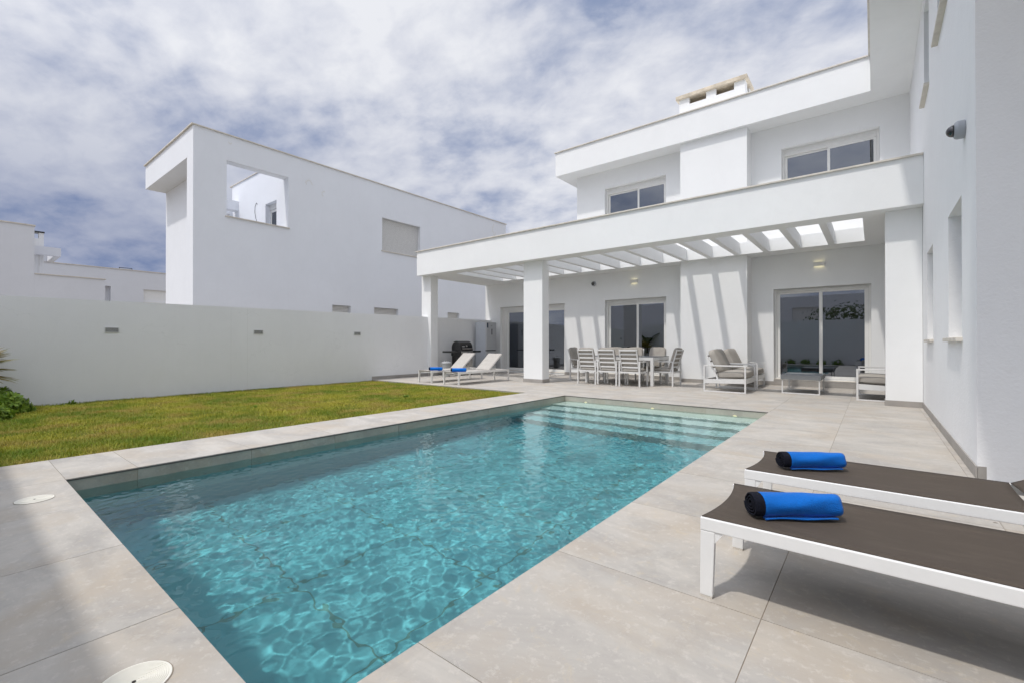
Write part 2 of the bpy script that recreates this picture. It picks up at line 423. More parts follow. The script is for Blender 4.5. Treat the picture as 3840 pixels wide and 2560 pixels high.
class MB:
    def __init__(s): s.v = []; s.f = []

    def quadbox(s, pts):
        """8 points: bottom 4 ccw, top 4 ccw"""
        b = len(s.v); s.v += [tuple(p) for p in pts]
        for q in ((3, 2, 1, 0), (4, 5, 6, 7), (0, 1, 5, 4), (1, 2, 6, 5), (2, 3, 7, 6), (3, 0, 4, 7)):
            s.f.append(tuple(b + i for i in q))
        return s

    def box(s, x0, x1, y0, y1, z0, z1):
        return s.quadbox([(x0, y0, z0), (x1, y0, z0), (x1, y1, z0), (x0, y1, z0), (x0, y0, z1), (x1, y0, z1), (x1, y1, z1), (x0, y1, z1)])

    def bar(s, a, b, w, h, upv=(0, 0, 1)):
        """rectangular bar from a to b, width w (sideways) and height h (along upv)"""
        a = Vector(a); b = Vector(b); d = (b - a).normalized(); u = Vector(upv)
        sd = d.cross(u)
        if sd.length < 1e-4: sd = d.cross(Vector((1, 0, 0)))
        sd.normalize(); u = sd.cross(d).normalized()
        P = []
        for e in (-1, 1):
            for (i, jx) in ((-1, -1), (1, -1), (1, 1), (-1, 1)):
                base = a if e < 0 else b
                P.append(base + sd * (w / 2 * i) + u * (h / 2 * jx))
        return s.quadbox(P)

    def tube(s, a, b, r, n=12, r2=None):
        a = Vector(a); b = Vector(b); r2 = r if r2 is None else r2
        d = (b - a).normalized(); u = d.cross(Vector((0, 0, 1)))
        if u.length < 1e-3: u = d.cross(Vector((1, 0, 0)))
        u.normalize(); w = d.cross(u)
        k = len(s.v)
        for c, rr in ((a, r), (b, r2)):
            for i in range(n):
                th = 2 * math.pi * i / n
                s.v.append(tuple(c + u * rr * math.cos(th) + w * rr * math.sin(th)))
        for i in range(n):
            j = (i + 1) % n
            s.f.append((k + i, k + n + i, k + n + j, k + j))
        s.f.append(tuple(k + i for i in range(n))); s.f.append(tuple(k + n + n - 1 - i for i in range(n)))
        return s

    def lathe(s, c, prof, n=32, axis='z'):
        k = len(s.v); c = Vector(c)
        for (r, z) in prof:
            for i in range(n):
                th = 2 * math.pi * i / n
                p = (r * math.cos(th), r * math.sin(th), z)
                if axis == 'x': p = (z, r * math.cos(th), r * math.sin(th))
                if axis == 'y': p = (r * math.sin(th), z, r * math.cos(th))
                s.v.append(tuple(c + Vector(p)))
        for q in range(len(prof) - 1):
            for i in range(n):
                j = (i + 1) % n
                s.f.append((k + q * n + i, k + q * n + j, k + (q + 1) * n + j, k + (q + 1) * n + i))
        s.f.append(tuple(k + n - 1 - i for i in range(n)))
        s.f.append(tuple(k + (len(prof) - 1) * n + i for i in range(n)))
        return s

    def build(s, name, mat, parent=None, bevel=0.0, seg=2, smooth=False, loc=None, rot=None):
        me = bpy.data.meshes.new(name)
        me.from_pydata(s.v, [], s.f)
        bm = bmesh.new(); bm.from_mesh(me)
        bmesh.ops.recalc_face_normals(bm, faces=bm.faces)
        bm.to_mesh(me); bm.free(); me.update()
        me.materials.append(mat)
        if smooth:
            me.polygons.foreach_set('use_smooth', [True] * len(me.polygons))
        o = bpy.data.objects.new(name, me); COL.objects.link(o)
        if parent: o.parent = parent
        if loc: o.location = loc
        if rot: o.rotation_euler = rot
        if bevel:
            md = o.modifiers.new('bevel', 'BEVEL'); md.width = bevel; md.segments = seg; md.limit_method = 'ANGLE'; md.angle_limit = R(40)
            md.harden_normals = False
        return o


def Bx(name, mat, parent, *a, bevel=0.0, **k):
    return MB().box(*a).build(name, mat, parent, bevel=bevel, **k)


def wall(mb, axis, pos, thick, a0, a1, z0, z1, holes=(), zslope=0.0):
    """wall with rectangular openings. axis 'y': faces -y at y=pos, spans x a0..a1. axis 'x': face at x=pos, goes to pos+thick."""
    A = sorted(set([a0, a1] + [h[0] for h in holes] + [h[1] for h in holes]))
    Z = sorted(set([z0, z1] + [h[2] for h in holes] + [h[3] for h in holes]))
    A = [a for a in A if a0 <= a <= a1]; Z = [z for z in Z if z0 <= z <= z1]
    def P(a, z, d):
        zz_ = z + (zslope * (a - a0) if z == z1 else 0.0)
        return (a, pos + d, zz_) if axis == 'y' else (pos + d, a, zz_)
    idx = {}
    def V(a, z, d):
        k = (a, z, d)
        if k not in idx: idx[k] = len(mb.v); mb.v.append(P(a, z, d))
        return idx[k]
    na, nz = len(A) - 1, len(Z) - 1
    def solid(i, j):
        if i < 0 or j < 0 or i >= na or j >= nz: return False
        ca, cz = (A[i] + A[i + 1]) / 2, (Z[j] + Z[j + 1]) / 2
        return not any(h[0] < ca < h[1] and h[2] < cz < h[3] for h in holes)
    for i in range(na):
        for j in range(nz):
            if not solid(i, j): continue
            a, b, c, d = A[i], A[i + 1], Z[j], Z[j + 1]
            mb.f.append((V(a, c, 0), V(b, c, 0), V(b, d, 0), V(a, d, 0)))
            mb.f.append((V(a, c, thick), V(a, d, thick), V(b, d, thick), V(b, c, thick)))
            if not solid(i - 1, j): mb.f.append((V(a, c, 0), V(a, d, 0), V(a, d, thick), V(a, c, thick)))
            if not solid(i + 1, j): mb.f.append((V(b, c, 0), V(b, c, thick), V(b, d, thick), V(b, d, 0)))
            if not solid(i, j - 1): mb.f.append((V(a, c, 0), V(a, c, thick), V(b, c, thick), V(b, c, 0)))
            if not solid(i, j + 1): mb.f.append((V(a, d, 0), V(b, d, 0), V(b, d, thick), V(a, d, thick)))
    return mb


def children(o): return [c for c in bpy.data.objects if c.parent == o]


def copy_tree(o, parent=None):
    c = o.copy(); COL.objects.link(c)
    if parent: c.parent = parent
    for ch in children(o): copy_tree(ch, c)
    return c


# ------------------------------------------------------------------ ground, deck, lawn, pool
PX0, PX1, PY0, PY1 = -5.39, -1.383, 0.645, 8.645     # pool opening
WZ = -0.115
gm = MB()
hole = (-6.3, 0.6, 0.2, 9.2)
for (x0, x1, y0, y1) in ((-600, hole[0], -600, 600), (hole[1], 600, -600, 600), (hole[0], hole[1], -600, hole[2]), (hole[0], hole[1], hole[3], 600)):
    k = len(gm.v); gm.v += [(x0, y0, -0.35), (x1, y0, -0.35), (x1, y1, -0.35), (x0, y1, -0.35)]; gm.f.append((k, k + 1, k + 2, k + 3))
tag(gm.build('ground', M['ground']), kind='structure')

# lawn soil + blades
LX0, LX1, LY0, LY1 = -12.6, -6.42, -0.74, 8.56
def lawn_z(x, y): return -0.046 + 0.012 * mnoise.noise((x * 0.9, y * 0.9, 3.0))
nx, ny = 40, 60
lm = MB()
for j in range(ny + 1):
    for i in range(nx + 1):
        x = LX0 + (LX1 - LX0) * i / nx; y = LY0 + (LY1 - LY0) * j / ny
        lm.v.append((x, y, lawn_z(x, y)))
for j in range(ny):
    for i in range(nx):
        a = j * (nx + 1) + i; lm.f.append((a, a + 1, a + nx + 2, a + nx + 1))
tag(lm.build('lawn', M['lawn'], smooth=True), kind='structure')

rng = np.random.default_rng(5)
def blades(name, pts, h, w, lean, mat, attr='leaf_rand', parent=None):
    """pts Nx3 base points; builds one bent two-segment blade at each"""
    N = len(pts); hh = rng.uniform(h[0], h[1], N); ang = rng.uniform(0, 2 * np.pi, N); ln = rng.uniform(lean[0], lean[1], N)
    d = np.stack([np.cos(ang), np.sin(ang), np.zeros(N)], 1); sd = np.stack([-np.sin(ang), np.cos(ang), np.zeros(N)], 1)
    ww = rng.uniform(w[0], w[1], N)[:, None]
    mid = pts + d * (hh * ln * 0.35)[:, None] + np.array([0, 0, 1.0]) * (hh * 0.6)[:, None]
    tip = pts + d * (hh * ln)[:, None] + np.array([0, 0, 1.0]) * hh[:, None]
    V = np.stack([pts - sd * ww, pts + sd * ww, mid + sd * ww * 0.8, mid - sd * ww * 0.8, tip], 1).reshape(-1, 3)
    me = bpy.data.meshes.new(name)
    me.vertices.add(N * 5); me.vertices.foreach_set('co', V.ravel())
    base = (np.arange(N) * 5)[:, None]
    loops = np.concatenate([base + np.array([0, 1, 2, 3]), base + np.array([3, 2, 4])], 1).ravel()
    me.loops.add(N * 7); me.loops.foreach_set('vertex_index', loops)
    me.polygons.add(N * 2)
    st = (np.arange(N) * 7)[:, None] + np.array([0, 4]); me.polygons.foreach_set('loop_start', st.ravel())
    me.update(calc_edges=True); me.validate()
    at = me.attributes.new(attr, 'FLOAT', 'POINT'); at.data.foreach_set('value', np.repeat(np.clip(rng.random(N) * 0.55 + np.array([mnoise.noise((p[0] * 0.9, p[1] * 0.9, 5.0)) + 0.6 * mnoise.noise((p[0] * 3.1, p[1] * 3.1, 9.0)) for p in pts]) * 0.9 + 0.25, 0, 1), 5))
    me.materials.append(mat)
    o = bpy.data.objects.new(name, me); COL.objects.link(o)
    if parent: o.parent = parent
    return o


NG = 230000
gx = rng.uniform(LX0 + 0.02, LX1 - 0.003, NG); gy = rng.uniform(0.0, LY1 - 0.01, NG)
keep = np.array([mnoise.noise((x * 2.2, y * 2.2, 0.0)) for x, y in zip(gx, gy)])
kp = rng.random(NG) < np.clip(0.78 - keep * 1.1, 0.25, 1.0)
gx, gy = gx[kp], gy[kp]
gz = -0.046 + np.zeros(len(gx))
tag(blades('grass', np.stack([gx, gy, gz], 1), (0.018, 0.052), (0.002, 0.0045), (0.3, 1.3), M['grass']),
    'short yellow-green grass growing over the lawn', 'grass', kind='stuff')

# deck tiles
def tiles(name, rects, mat, z1=0.0, th=0.02, gap=0.0035):
    mb = MB(); rv = []
    for (x0, x1, y0, y1) in rects:
        if x1 - x0 < 0.02 or y1 - y0 < 0.02: continue
        dz = random.uniform(-0.0008, 0.0)
        mb.box(x0 + gap / 2, x1 - gap / 2, y0 + gap / 2, y1 - gap / 2, z1 - th, z1 + dz); rv += [random.random()] * 8
    o = mb.build(name, mat)
    at = o.data.attributes.new('tile_rand', 'FLOAT', 'POINT'); at.data.foreach_set('value', rv)
    return o


random.seed(3)
def grid(x0, x1, y0, y1, xo, yo, sx=1.005, sy=0.993):
    xs = [x0] + [xo + sx * k for k in range(-40, 40) if x0 + 0.03 < xo + sx * k < x1 - 0.03] + [x1]
    ys = [y0] + [yo + sy * k for k in range(-40, 40) if y0 + 0.03 < yo + sy * k < y1 - 0.03] + [y1]
    return [(a, b, c, d) for a, b in zip(xs, xs[1:]) for c, d in zip(ys, ys[1:])]


rects = []
rects += grid(PX1, 6.0, 0.645, 8.645, -0.372, 1.145)          # right of the pool
rects += grid(-6.42, PX0, 0.645, 8.645, -6.42, 1.13)             # coping beside the lawn
rects += grid(-6.42, 6.0, -0.74, 0.645, -0.372, 0.645)           # near end
rects += grid(-12.58, 6.0, 8.645, 14.4, -0.372, 9.2)             # terrace
rects += grid(-12.58, -6.42, 8.56, 8.645, -0.372, 9.2)
deck = tag(tiles('pool_deck', rects, M['tile']), kind='structure')
dk = MB()
for (x0, x1, y0, y1) in ((PX1, 6, 0.645, 8.645), (-6.42, PX0, 0.645, 8.645), (-6.42, 6, -0.74, 0.641), (-6.42, 6, 8.649, 14.4), (-12.6, -6.421, 8.56, 14.4)):
    dk.box(x0 + (0.004 if x0 == PX1 else 0), x1 - (0.004 if x1 == PX0 else 0), y0, y1, -0.34, -0.0028)
tag(dk.build('deck_bed', M['grout']), kind='structure')
# deck edge facing the lawn
Bx('deck_edge', M['skirt'], None, -12.6, -6.425, 8.552, 8.5595, -0.12, -0.004)['kind'] = 'structure'

# pool basin
FD = -1.33
basin = empty('swimming_pool', (0, 0, 0), 0, 'long rectangular tiled swimming pool with steps across its far end', 'pool')
pb = MB(); t_ = 0.25; rv = []
def strip(name, axis, pos, out, a0, a1, step, off, ztop=-0.021, zbot=FD - 0.1):
    mb = MB(); rv = []
    ks = [a0] + [off + step * k for k in range(-20, 30) if a0 + 0.05 < off + step * k < a1 - 0.05] + [a1]
    for a, b in zip(ks, ks[1:]):
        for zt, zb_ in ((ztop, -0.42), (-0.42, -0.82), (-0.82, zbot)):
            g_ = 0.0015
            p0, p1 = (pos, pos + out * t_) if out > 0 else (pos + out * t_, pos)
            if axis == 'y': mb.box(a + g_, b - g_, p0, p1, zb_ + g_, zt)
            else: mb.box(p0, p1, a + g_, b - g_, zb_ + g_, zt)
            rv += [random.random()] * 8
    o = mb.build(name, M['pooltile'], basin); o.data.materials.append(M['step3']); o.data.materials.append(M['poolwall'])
    for pf in o.data.polygons: pf.material_index = (0, 1, 2)[(pf.index // 6) % 3]  # lower tile rows are coloured to stand in for deeper water
    at = o.data.attributes.new('tile_rand', 'FLOAT', 'POINT'); at.data.foreach_set('value', rv)
strip('pool_wall', 'y', PY1, 1, PX0, PX1, 1.01, -4.41)
strip('pool_wall', 'y', PY0, -1, PX0, PX1, 1.01, -4.41)
strip('pool_wall', 'x', PX0, -1, PY0, PY1, 0.993, 1.13)
strip('pool_wall', 'x', PX1, 1, PY0, PY1, 0.993, 1.13)
Bx('pool_floor', M['poolfloor'], basin, PX0 - 0.2, PX1 + 0.2, PY0 - 0.2, PY1 + 0.2, FD - 0.2, FD)
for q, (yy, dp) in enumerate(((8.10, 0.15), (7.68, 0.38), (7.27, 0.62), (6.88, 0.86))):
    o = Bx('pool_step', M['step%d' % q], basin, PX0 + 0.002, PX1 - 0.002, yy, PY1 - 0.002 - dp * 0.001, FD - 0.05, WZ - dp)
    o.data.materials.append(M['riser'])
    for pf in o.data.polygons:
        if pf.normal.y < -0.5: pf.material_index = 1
Bx('edge_trim', M['trim'], basin, PX0 - 0.002, PX0 + 0.003, PY0, PY1, -0.02, -0.008)
Bx('edge_trim', M['trim'], basin, PX0, PX1, PY1 - 0.003, PY1 + 0.002, -0.02, -0.008)
for xx in (-4.865, -3.386, -1.906):
    o = MB().lathe((xx, PY1 - 0.001, WZ - 0.022), [(0.04, 0), (0.04, -0.006), (0.02, -0.008)], 20, 'y').build('pool_light', M['pool_glow'], basin)

# water body with a real rippled surface
X0, X1, Y0, Y1 = PX0 - 0.06, PX1 + 0.06, PY0 - 0.06, PY1 + 0.06
NX, NY = 270, 540
xs = np.linspace(X0, X1, NX); ys = np.linspace(Y0, Y1, NY); XX, YY = np.meshgrid(xs, ys)
Z = np.zeros_like(XX)
wr = np.random.default_rng(11)
for k in range(110):
    lam = 0.075 * (0.9 / 0.075) ** (wr.random() ** 1.9)
    th = wr.normal(0.6, 1.0); ph = wr.random() * 6.28
    kx, ky = 2 * np.pi / lam * np.cos(th), 2 * np.pi / lam * np.sin(th)
    warp = 0.35 * np.sin(XX * 0.9 + k) + 0.35 * np.cos(YY * 0.7 + 2 * k)
    Z += 0.000135 * lam ** 0.10 * np.sin(kx * XX + ky * YY + ph + warp)
wv = np.stack([XX, YY, WZ + Z], -1).reshape(-1, 3)
vlist = wv.tolist(); nb = len(vlist)
vlist += [[X0, Y0, -1.6], [X1, Y0, -1.6], [X1, Y1, -1.6], [X0, Y1, -1.6]]
ii, jj = np.meshgrid(np.arange(NX - 1), np.arange(NY - 1)); a = (jj * NX + ii).ravel()
faces = np.stack([a, a + 1, a + NX + 1, a + NX], 1).tolist()
faces.append([nb + 3, nb + 2, nb + 1, nb])
faces.append([nb, nb + 1] + [NX - 1 - i for i in range(NX)])
faces.append([nb + 1, nb + 2] + [(NY - 1 - j) * NX + NX - 1 for j in range(NY)])
faces.append([nb + 2, nb + 3] + [(NY - 1) * NX + i for i in range(NX)])
faces.append([nb + 3, nb] + [j * NX for j in range(NY)])
me = bpy.data.meshes.new('pool_water'); me.from_pydata(vlist, [], faces); me.update(); me.materials.append(M['water'])
sm = [True] * (len(faces) - 5) + [False] * 5; me.polygons.foreach_set('use_smooth', sm)
water = bpy.data.objects.new('pool_water', me); COL.objects.link(water); water['kind'] = 'structure'
try:
    water.cycles.is_caustics_caster = True
    for o in children(basin): o.cycles.is_caustics_receiver = True
except Exception as e:
    print('caustics flags', e)
# ------------------------------------------------------------------ boundary walls
bw = empty('boundary_wall', (0, 0, 0), 0, 'long grey-white rendered garden wall beside the lawn with three brick lights', 'wall')
mb = MB(); wall(mb, 'x', -12.6, -0.2, -0.74, 10.89, -0.4, 2.035, zslope=0.0058)
mb.build('wall_panel', M['stucco_wall'], bw)
mb = MB(); wall(mb, 'x', -12.6, -0.2, 11.23, 14.35, -0.4, 2.10, zslope=0.004)
mb.build('wall_panel', M['stucco_wall'], bw)
for yy in (4.476, 4.857): Bx('expansion_joint', M['vent_frame'], bw, -12.5995, -12.5985, yy, yy + 0.003, -0.06, 2.04)
Bx('skirting', M['skirt'], bw, -12.598, -12.586, 8.56, 10.88, 0.0, 0.10)
Bx('skirting', M['skirt'], bw, -12.598, -12.586, 11.24, 14.34, 0.0, 0.10)
rw = empty('boundary_wall', (0, 0, 0), 0, 'white rendered wall behind the camera, mirrored in the sliding door glass', 'wall')
mb = MB(); wall(mb, 'y', -0.76, -0.2, -12.8, 8.0, -0.4, 2.4)
mb.build('wall_panel', M['stucco_wall'], rw)

def brick_light(y, z, label):
    r = empty('brick_light', (-12.6, y, z), 0, label, 'wall light', 'brick lights in the garden wall')
    f = MB()
    for (a, b, c, d) in ((-0.118, 0.118, 0.042, 0.054), (-0.118, 0.118, -0.054, -0.042), (-0.118, -0.106, -0.042, 0.042), (0.106, 0.118, -0.042, 0.042)):
        f.box(0.0005, 0.014, a, b, c, d)
    f.build('frame', M['vent_frame'], r)
    Bx('diffuser', M['vent_dark'], r, 0.0005, 0.006, -0.105, 0.105, -0.041, 0.041)
    l = MB()
    for k in range(4): l.box(0.0065, 0.012, -0.105, 0.105, -0.030 + k * 0.018, -0.024 + k * 0.018)
    l.build('louvre', M['vent_frame'], r)
brick_light(2.204, 1.442, 'louvred brick light nearest the shrubs, leftmost of the three in the garden wall')
brick_light(5.124, 1.452, 'louvred brick light in the middle of the garden wall')
brick_light(8.032, 1.461, 'small louvred brick light nearest the terrace end of the garden wall')

# ------------------------------------------------------------------ villa
villa = empty('villa', (-6, 14, 0), 0, 'white two storey villa with flat roof and slatted pergola behind the pool', 'house')
VO = Vector((-6, 14, 0))
class VB(MB):
    def build(s, name, mat, parent=None, **k):
        off = Vector((0, 0, 0)); q = parent
        while q is not None: off += q.location; q = q.parent
        s.v = [tuple(Vector(p) - off) for p in s.v]
        return MB.build(s, name, mat, parent, **k)
def VBx(name, mat, parent, *a, **k): return VB().box(*a).build(name, mat, parent, **k)

YL, YB, YR = 14.35, 13.85, 14.40
ZS, ZB, ZT = 7.145, 3.58, 3.91
WX = 0.69
DL = (-12.085, -8.96, 0.06, 2.63); DD = (-7.32, -5.167, 0.10, 2.64); DR = (-2.176, -0.046, 0.16, 2.64)
U1 = (-7.32, -5.175, 5.20, 6.53); U2 = (-1.974, 0.129, 5.20, 6.505)
st = M['stucco']
b = VB(); wall(b, 'y', YL, 0.30, -12.9, -4.551, -0.3, ZT, [DL, DD]); b.build('ground_wall', st, villa)
b = VB(); wall(b, 'y', YR, 0.30, -2.729, WX, -0.3, ZS, [DR, U2]); b.build('recessed_wall', st, villa)
b = VB(); wall(b, 'y', YL + 0.01, 0.30, -8.43, -4.551, ZT + 0.002, ZS, [U1]); b.build('upper_wall', st, villa)
VBx('chimney_breast', st, villa, -4.55, -2.73, YB, 14.75, -0.3, ZS)
b = VB(); wall(b, 'x', -12.9, 0.25, 14.652, 22, -0.3, ZT); b.build('side_wall', st, villa)
b = VB(); wall(b, 'x', -8.43, 0.25, 14.662, 22, ZT, ZS); b.build('side_wall', st, villa)
# right wing
niches = [(9.13, 10.06, 1.21, 2.62), (6.33, 7.38, 1.21, 2.63), (9.62, 10.50, 5.24, 6.83), (7.40, 8.40, 5.24, 6.83)]
b = VB(); wall(b, 'x', WX, 0.32, 5.52, 14.4, -0.3, ZS, niches); b.build('wing_wall', M['stucco_rough'], villa)
b = VB().quadbox([(WX + 0.001, 5.52, -0.3), (4.8, 6.65, -0.3), (4.8, 7.0, -0.3), (WX + 0.32, 5.9, -0.3), (WX + 0.001, 5.52, ZS), (4.8, 6.65, ZS), (4.8, 7.0, ZS), (WX + 0.32, 5.9, ZS)])
b.build('wing_wall', M['stucco_rough'], villa)
for (a, c, z0, z1) in niches:
    w = VB(); wall(w, 'x', WX + 0.22, 0.03, a + 0.003, c - 0.003, z0 + 0.003, z1 - 0.003, [(a + 0.06, c - 0.06, z0 + 0.07, z1 - 0.07)])
    fr = w.build('window', M['frame'], villa)
    VBx('pane', M['pane'], fr, WX + 0.232, WX + 0.238, a + 0.06, c - 0.06, z0 + 0.07, z1 - 0.07)
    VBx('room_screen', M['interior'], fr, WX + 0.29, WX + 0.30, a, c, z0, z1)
for (a, c, z0, pr) in ((9.10, 10.09, 1.20, 0.045), (6.30, 7.41, 1.20, 0.05), (9.58, 10.50, 5.22, 0.065), (7.35, 8.42, 5.22, 0.065)):
    VBx('window_sill', M['cap'], villa, WX - pr, WX + 0.20, a, c, z0 - 0.03, z0 + 0.012, bevel=0.004)

# pergola
SL0, SL1 = 11.13, 13.65
xr, pitch, bwid = -0.160, 0.7125, 0.128
fr = VB()
fr.box(-12.87, WX - 0.001, 10.82, SL0, ZB, ZT)
fr.box(-12.87, WX - 0.001, SL1, 14.349, ZB, ZT)
fr.box(-12.87, -11.39, SL0, SL1, ZB, ZT)
fr.box(xr, WX - 0.001, SL0, SL1, ZB, ZT)
perg = fr.build('pergola_frame', st, villa)
for k in range(15):
    x1 = xr - pitch * (k + 1) + bwid
    VBx('pergola_beam', st, villa, x1 - bwid, x1, SL0 - 0.001, SL1 + 0.001, ZB + 0.0015, ZT - 0.002)
pp = VB(); pp.box(-12.872, WX - 0.002, 10.62, 10.84, ZB - 0.001, 4.425)
pp.box(-12.872, -12.65, 10.841, 20, ZB - 0.001, 4.425)
pp.build('parapet', st, villa)
def coping(x0, x1, y, z, yb, parent=villa, step=2.0):
    n = max(1, round((x1 - x0) / step)); s_ = (x1 - x0) / n
    c = VB()
    for i in range(n):
        c.box(x0 + i * s_ + 0.002, x0 + (i + 1) * s_ - 0.002, y, yb, z, z + 0.034)
    return c.build('coping', M['cap'], parent, bevel=0.004)
coping(-12.91, WX - 0.003, 10.58, 4.426, 10.88)
c = VB(); c.box(-12.912, -12.62, 10.885, 20, 4.4265, 4.459); c.build('coping', M['cap'], villa, bevel=0.004)
# pillars
for (x0, x1, y1) in ((-12.93, -12.43, 11.23), (-8.25, -7.565, 11.235), (0.172, WX - 0.003, 11.25)):
    pl = VBx('pillar', st, villa, x0, x1, 10.89, y1, -0.3, ZB - 0.0015, bevel=0.006)
    s_ = VB()
    s_.box(x0 - (0.012 if x0 > -12.9 else 0), x1 + (0.012 if x1 < 0 else 0), 10.878, 10.889, 0.001, 0.105)
    if x1 < 0: s_.box(x1 + 0.0005, x1 + 0.012, 10.889, y1 + 0.012, 0.001, 0.105)
    if x0 > -12.9: s_.box(x0 - 0.012, x0 - 0.0005, 10.889, y1 + 0.012, 0.001, 0.105)
    s_.build('skirting', M['skirt'], pl)
# skirtings of the walls
for (x0, x1, y) in ((-12.58, DL[0], YL), (DL[1], DD[0], YL), (DD[1], -4.55, YL), (-4.55, -2.73, YB), (-2.73, DR[0], YR), (DR[1], WX - 0.02, YR)):
    VBx('skirting', M['skirt'], villa, x0 + 0.001, x1 - 0.001, y - 0.012, y - 0.0005, 0.001, 0.105)
VBx('door_step', M['skirt'], villa, DR[0], DR[1], YR - 0.03, YR - 0.0005, 0.001, 0.15)
VBx('door_step', M['skirt'], villa, DD[0], DD[1], YL - 0.02, YL - 0.0005, 0.001, 0.095)
VBx('skirting', M['skirt'], villa, WX - 0.012, WX - 0.0005, 5.51, 10.877, 0.001, 0.105)
VBx('skirting', M['skirt'], villa, WX - 0.012, WX - 0.0005, 11.26, 14.38, 0.001, 0.105)
VBx('skirting', M['skirt'], villa, -2.7295, -2.718, YB, YR - 0.013, 0.001, 0.105)
q = VB().quadbox([(WX + 0.002, 5.505, 0.001), (4.8, 6.633, 0.001), (4.8, 6.645, 0.001), (WX + 0.002, 5.517, 0.001), (WX + 0.002, 5.505, 0.105), (4.8, 6.633, 0.105), (4.8, 6.645, 0.105), (WX + 0.002, 5.517, 0.105)])
q.build('skirting', M['skirt'], villa)

VBx('added_shade_box', st, villa, 0.15, 0.95, 3.60, 4.15, 4.0, 7.144)  # added box above the view, only keeps sun off the near wing wall
# roof with deep fascia
rf = VB()
rf.box(-8.95, 5.2, 13.73, 24, ZS + 0.001, 7.975)
rf.box(-0.042, 5.2, -2.2, 13.7305, ZS + 0.0015, 7.974)
roof = rf.build('roof', st, villa)
coping(-8.99, -0.085, 13.69, 7.976, 14.0, roof)
c = VB(); c.box(-0.082, 0.2, -2.2, 14.0, 7.9765, 8.010); c.build('coping', M['cap'], roof, bevel=0.004)
c = VB(); c.box(-8.992, -8.7, 14.003, 24, 7.9763, 8.0105); c.build('coping', M['cap'], roof, bevel=0.004)
# chimney
ch = VB(); wall(ch, 'y', 14.5, 0.12, -4.79, -2.90, 7.9, 8.82, [(-4.486, -3.979, 8.62, 8.82), (-3.699, -3.194, 8.62, 8.82)])
wall(ch, 'y', 15.35, -0.12, -4.79, -2.90, 7.9, 8.82, [(-4.486, -3.979, 8.62, 8.82), (-3.699, -3.194, 8.62, 8.82)])
wall(ch, 'x', -4.789, 0.12, 14.62, 15.23, 7.9, 8.819, []); wall(ch, 'x', -2.901, -0.12, 14.62, 15.23, 7.9, 8.819, [(14.8, 15.08, 8.62, 8.819)])
chim = ch.build('chimney', st, roof)
VBx('chimney_cap', M['cap_rust'], chim, -4.885, -2.835, 14.43, 15.42, 8.821, 8.94, bevel=0.012)
VBx('flue_floor', M['cap_rust'], chim, -4.66, -3.03, 14.63, 15.22, 8.3, 8.5)

# doors and windows
def slats(name, x0, x1, y, z0, z1, parent, n):
    b = VB(); h = (z1 - z0) / n
    for i in range(n):
        b.box(x0, x1, y, y + 0.03, z0 + i * h + 0.002, z0 + (i + 1) * h - 0.003)
    b.box(x0, x1, y + 0.012, y + 0.035, z0 + 0.001, z1 - 0.001)
    return b.build(name, M['shutter'], parent, bevel=0.0015)

def sliding(name, o, y, head, mull, fw=0.075, left_extra=0.0, kind='sliding_door'):
    x0, x1, z0, z1 = o
    f = VB(); yf = y + 0.14
    zt = z1 - head
    f.box(x0 + 0.002, x0 + 0.055, yf, yf + 0.1, z0, z1 - 0.003)
    f.box(x1 - 0.055, x1 - 0.002, yf, yf + 0.1, z0, z1 - 0.003)
    f.box(x0 + 0.056, x1 - 0.056, yf, yf + 0.1, z0, z0 + 0.045)
    f.box(x0 + 0.056, x1 - 0.056, yf + 0.001, yf + 0.1, zt - 0.03, zt - 0.001)
    root = f.build(kind, M['frame'], villa, bevel=0.003)
    slats('shutter_box', x0 + 0.056, x1 - 0.056, yf + 0.004, zt, z1 - 0.004, root, 3)
    xm = mull
    for s, (a, b_, yy) in enumerate(((x0 + 0.057 + left_extra, xm + 0.035, yf + 0.055), (xm - 0.035, x1 - 0.057, yf + 0.015))):
        l = VB(); wall(l, 'y', yy, 0.035, a, b_, z0 + 0.05, zt - 0.032, [(a + fw, b_ - fw, z0 + 0.05 + fw, zt - 0.032 - fw * 0.8)])
        lf = l.build('sash', M['frame'], root, bevel=0.003)
        VBx('pane', M['pane'], lf, a + fw - 0.005, b_ - fw + 0.005, yy + 0.014, yy + 0.020, z0 + 0.045 + fw, zt - 0.027 - fw * 0.8)
    if left_extra:
        g = VB(); g.box(x0 + 0.06, x0 + 0.06 + left_extra - 0.01, yf + 0.03, yf + 0.09, z0 + 0.05, zt - 0.033)
        g.build('side_post', M['frame'], root, bevel=0.006)
    VBx('threshold', M['cap'], root, x0 + 0.002, x1 - 0.002, y - 0.02 if kind != 'window' else y - 0.03, yf - 0.001, z0 + 0.001, z0 + 0.02)
    return root
sliding('l', DL, YL, 0.15, -10.3, 0.06, 0.20)
sliding('d', DD, YL, 0.10, -6.19, 0.075)
sliding('r', DR, YR, 0.045, -1.10, 0.075)
sliding('u1', U1, YL + 0.01, 0.15, -6.15, 0.06, kind='window')
sliding('u2', U2, YR, 0.15, -0.91, 0.06, kind='window')
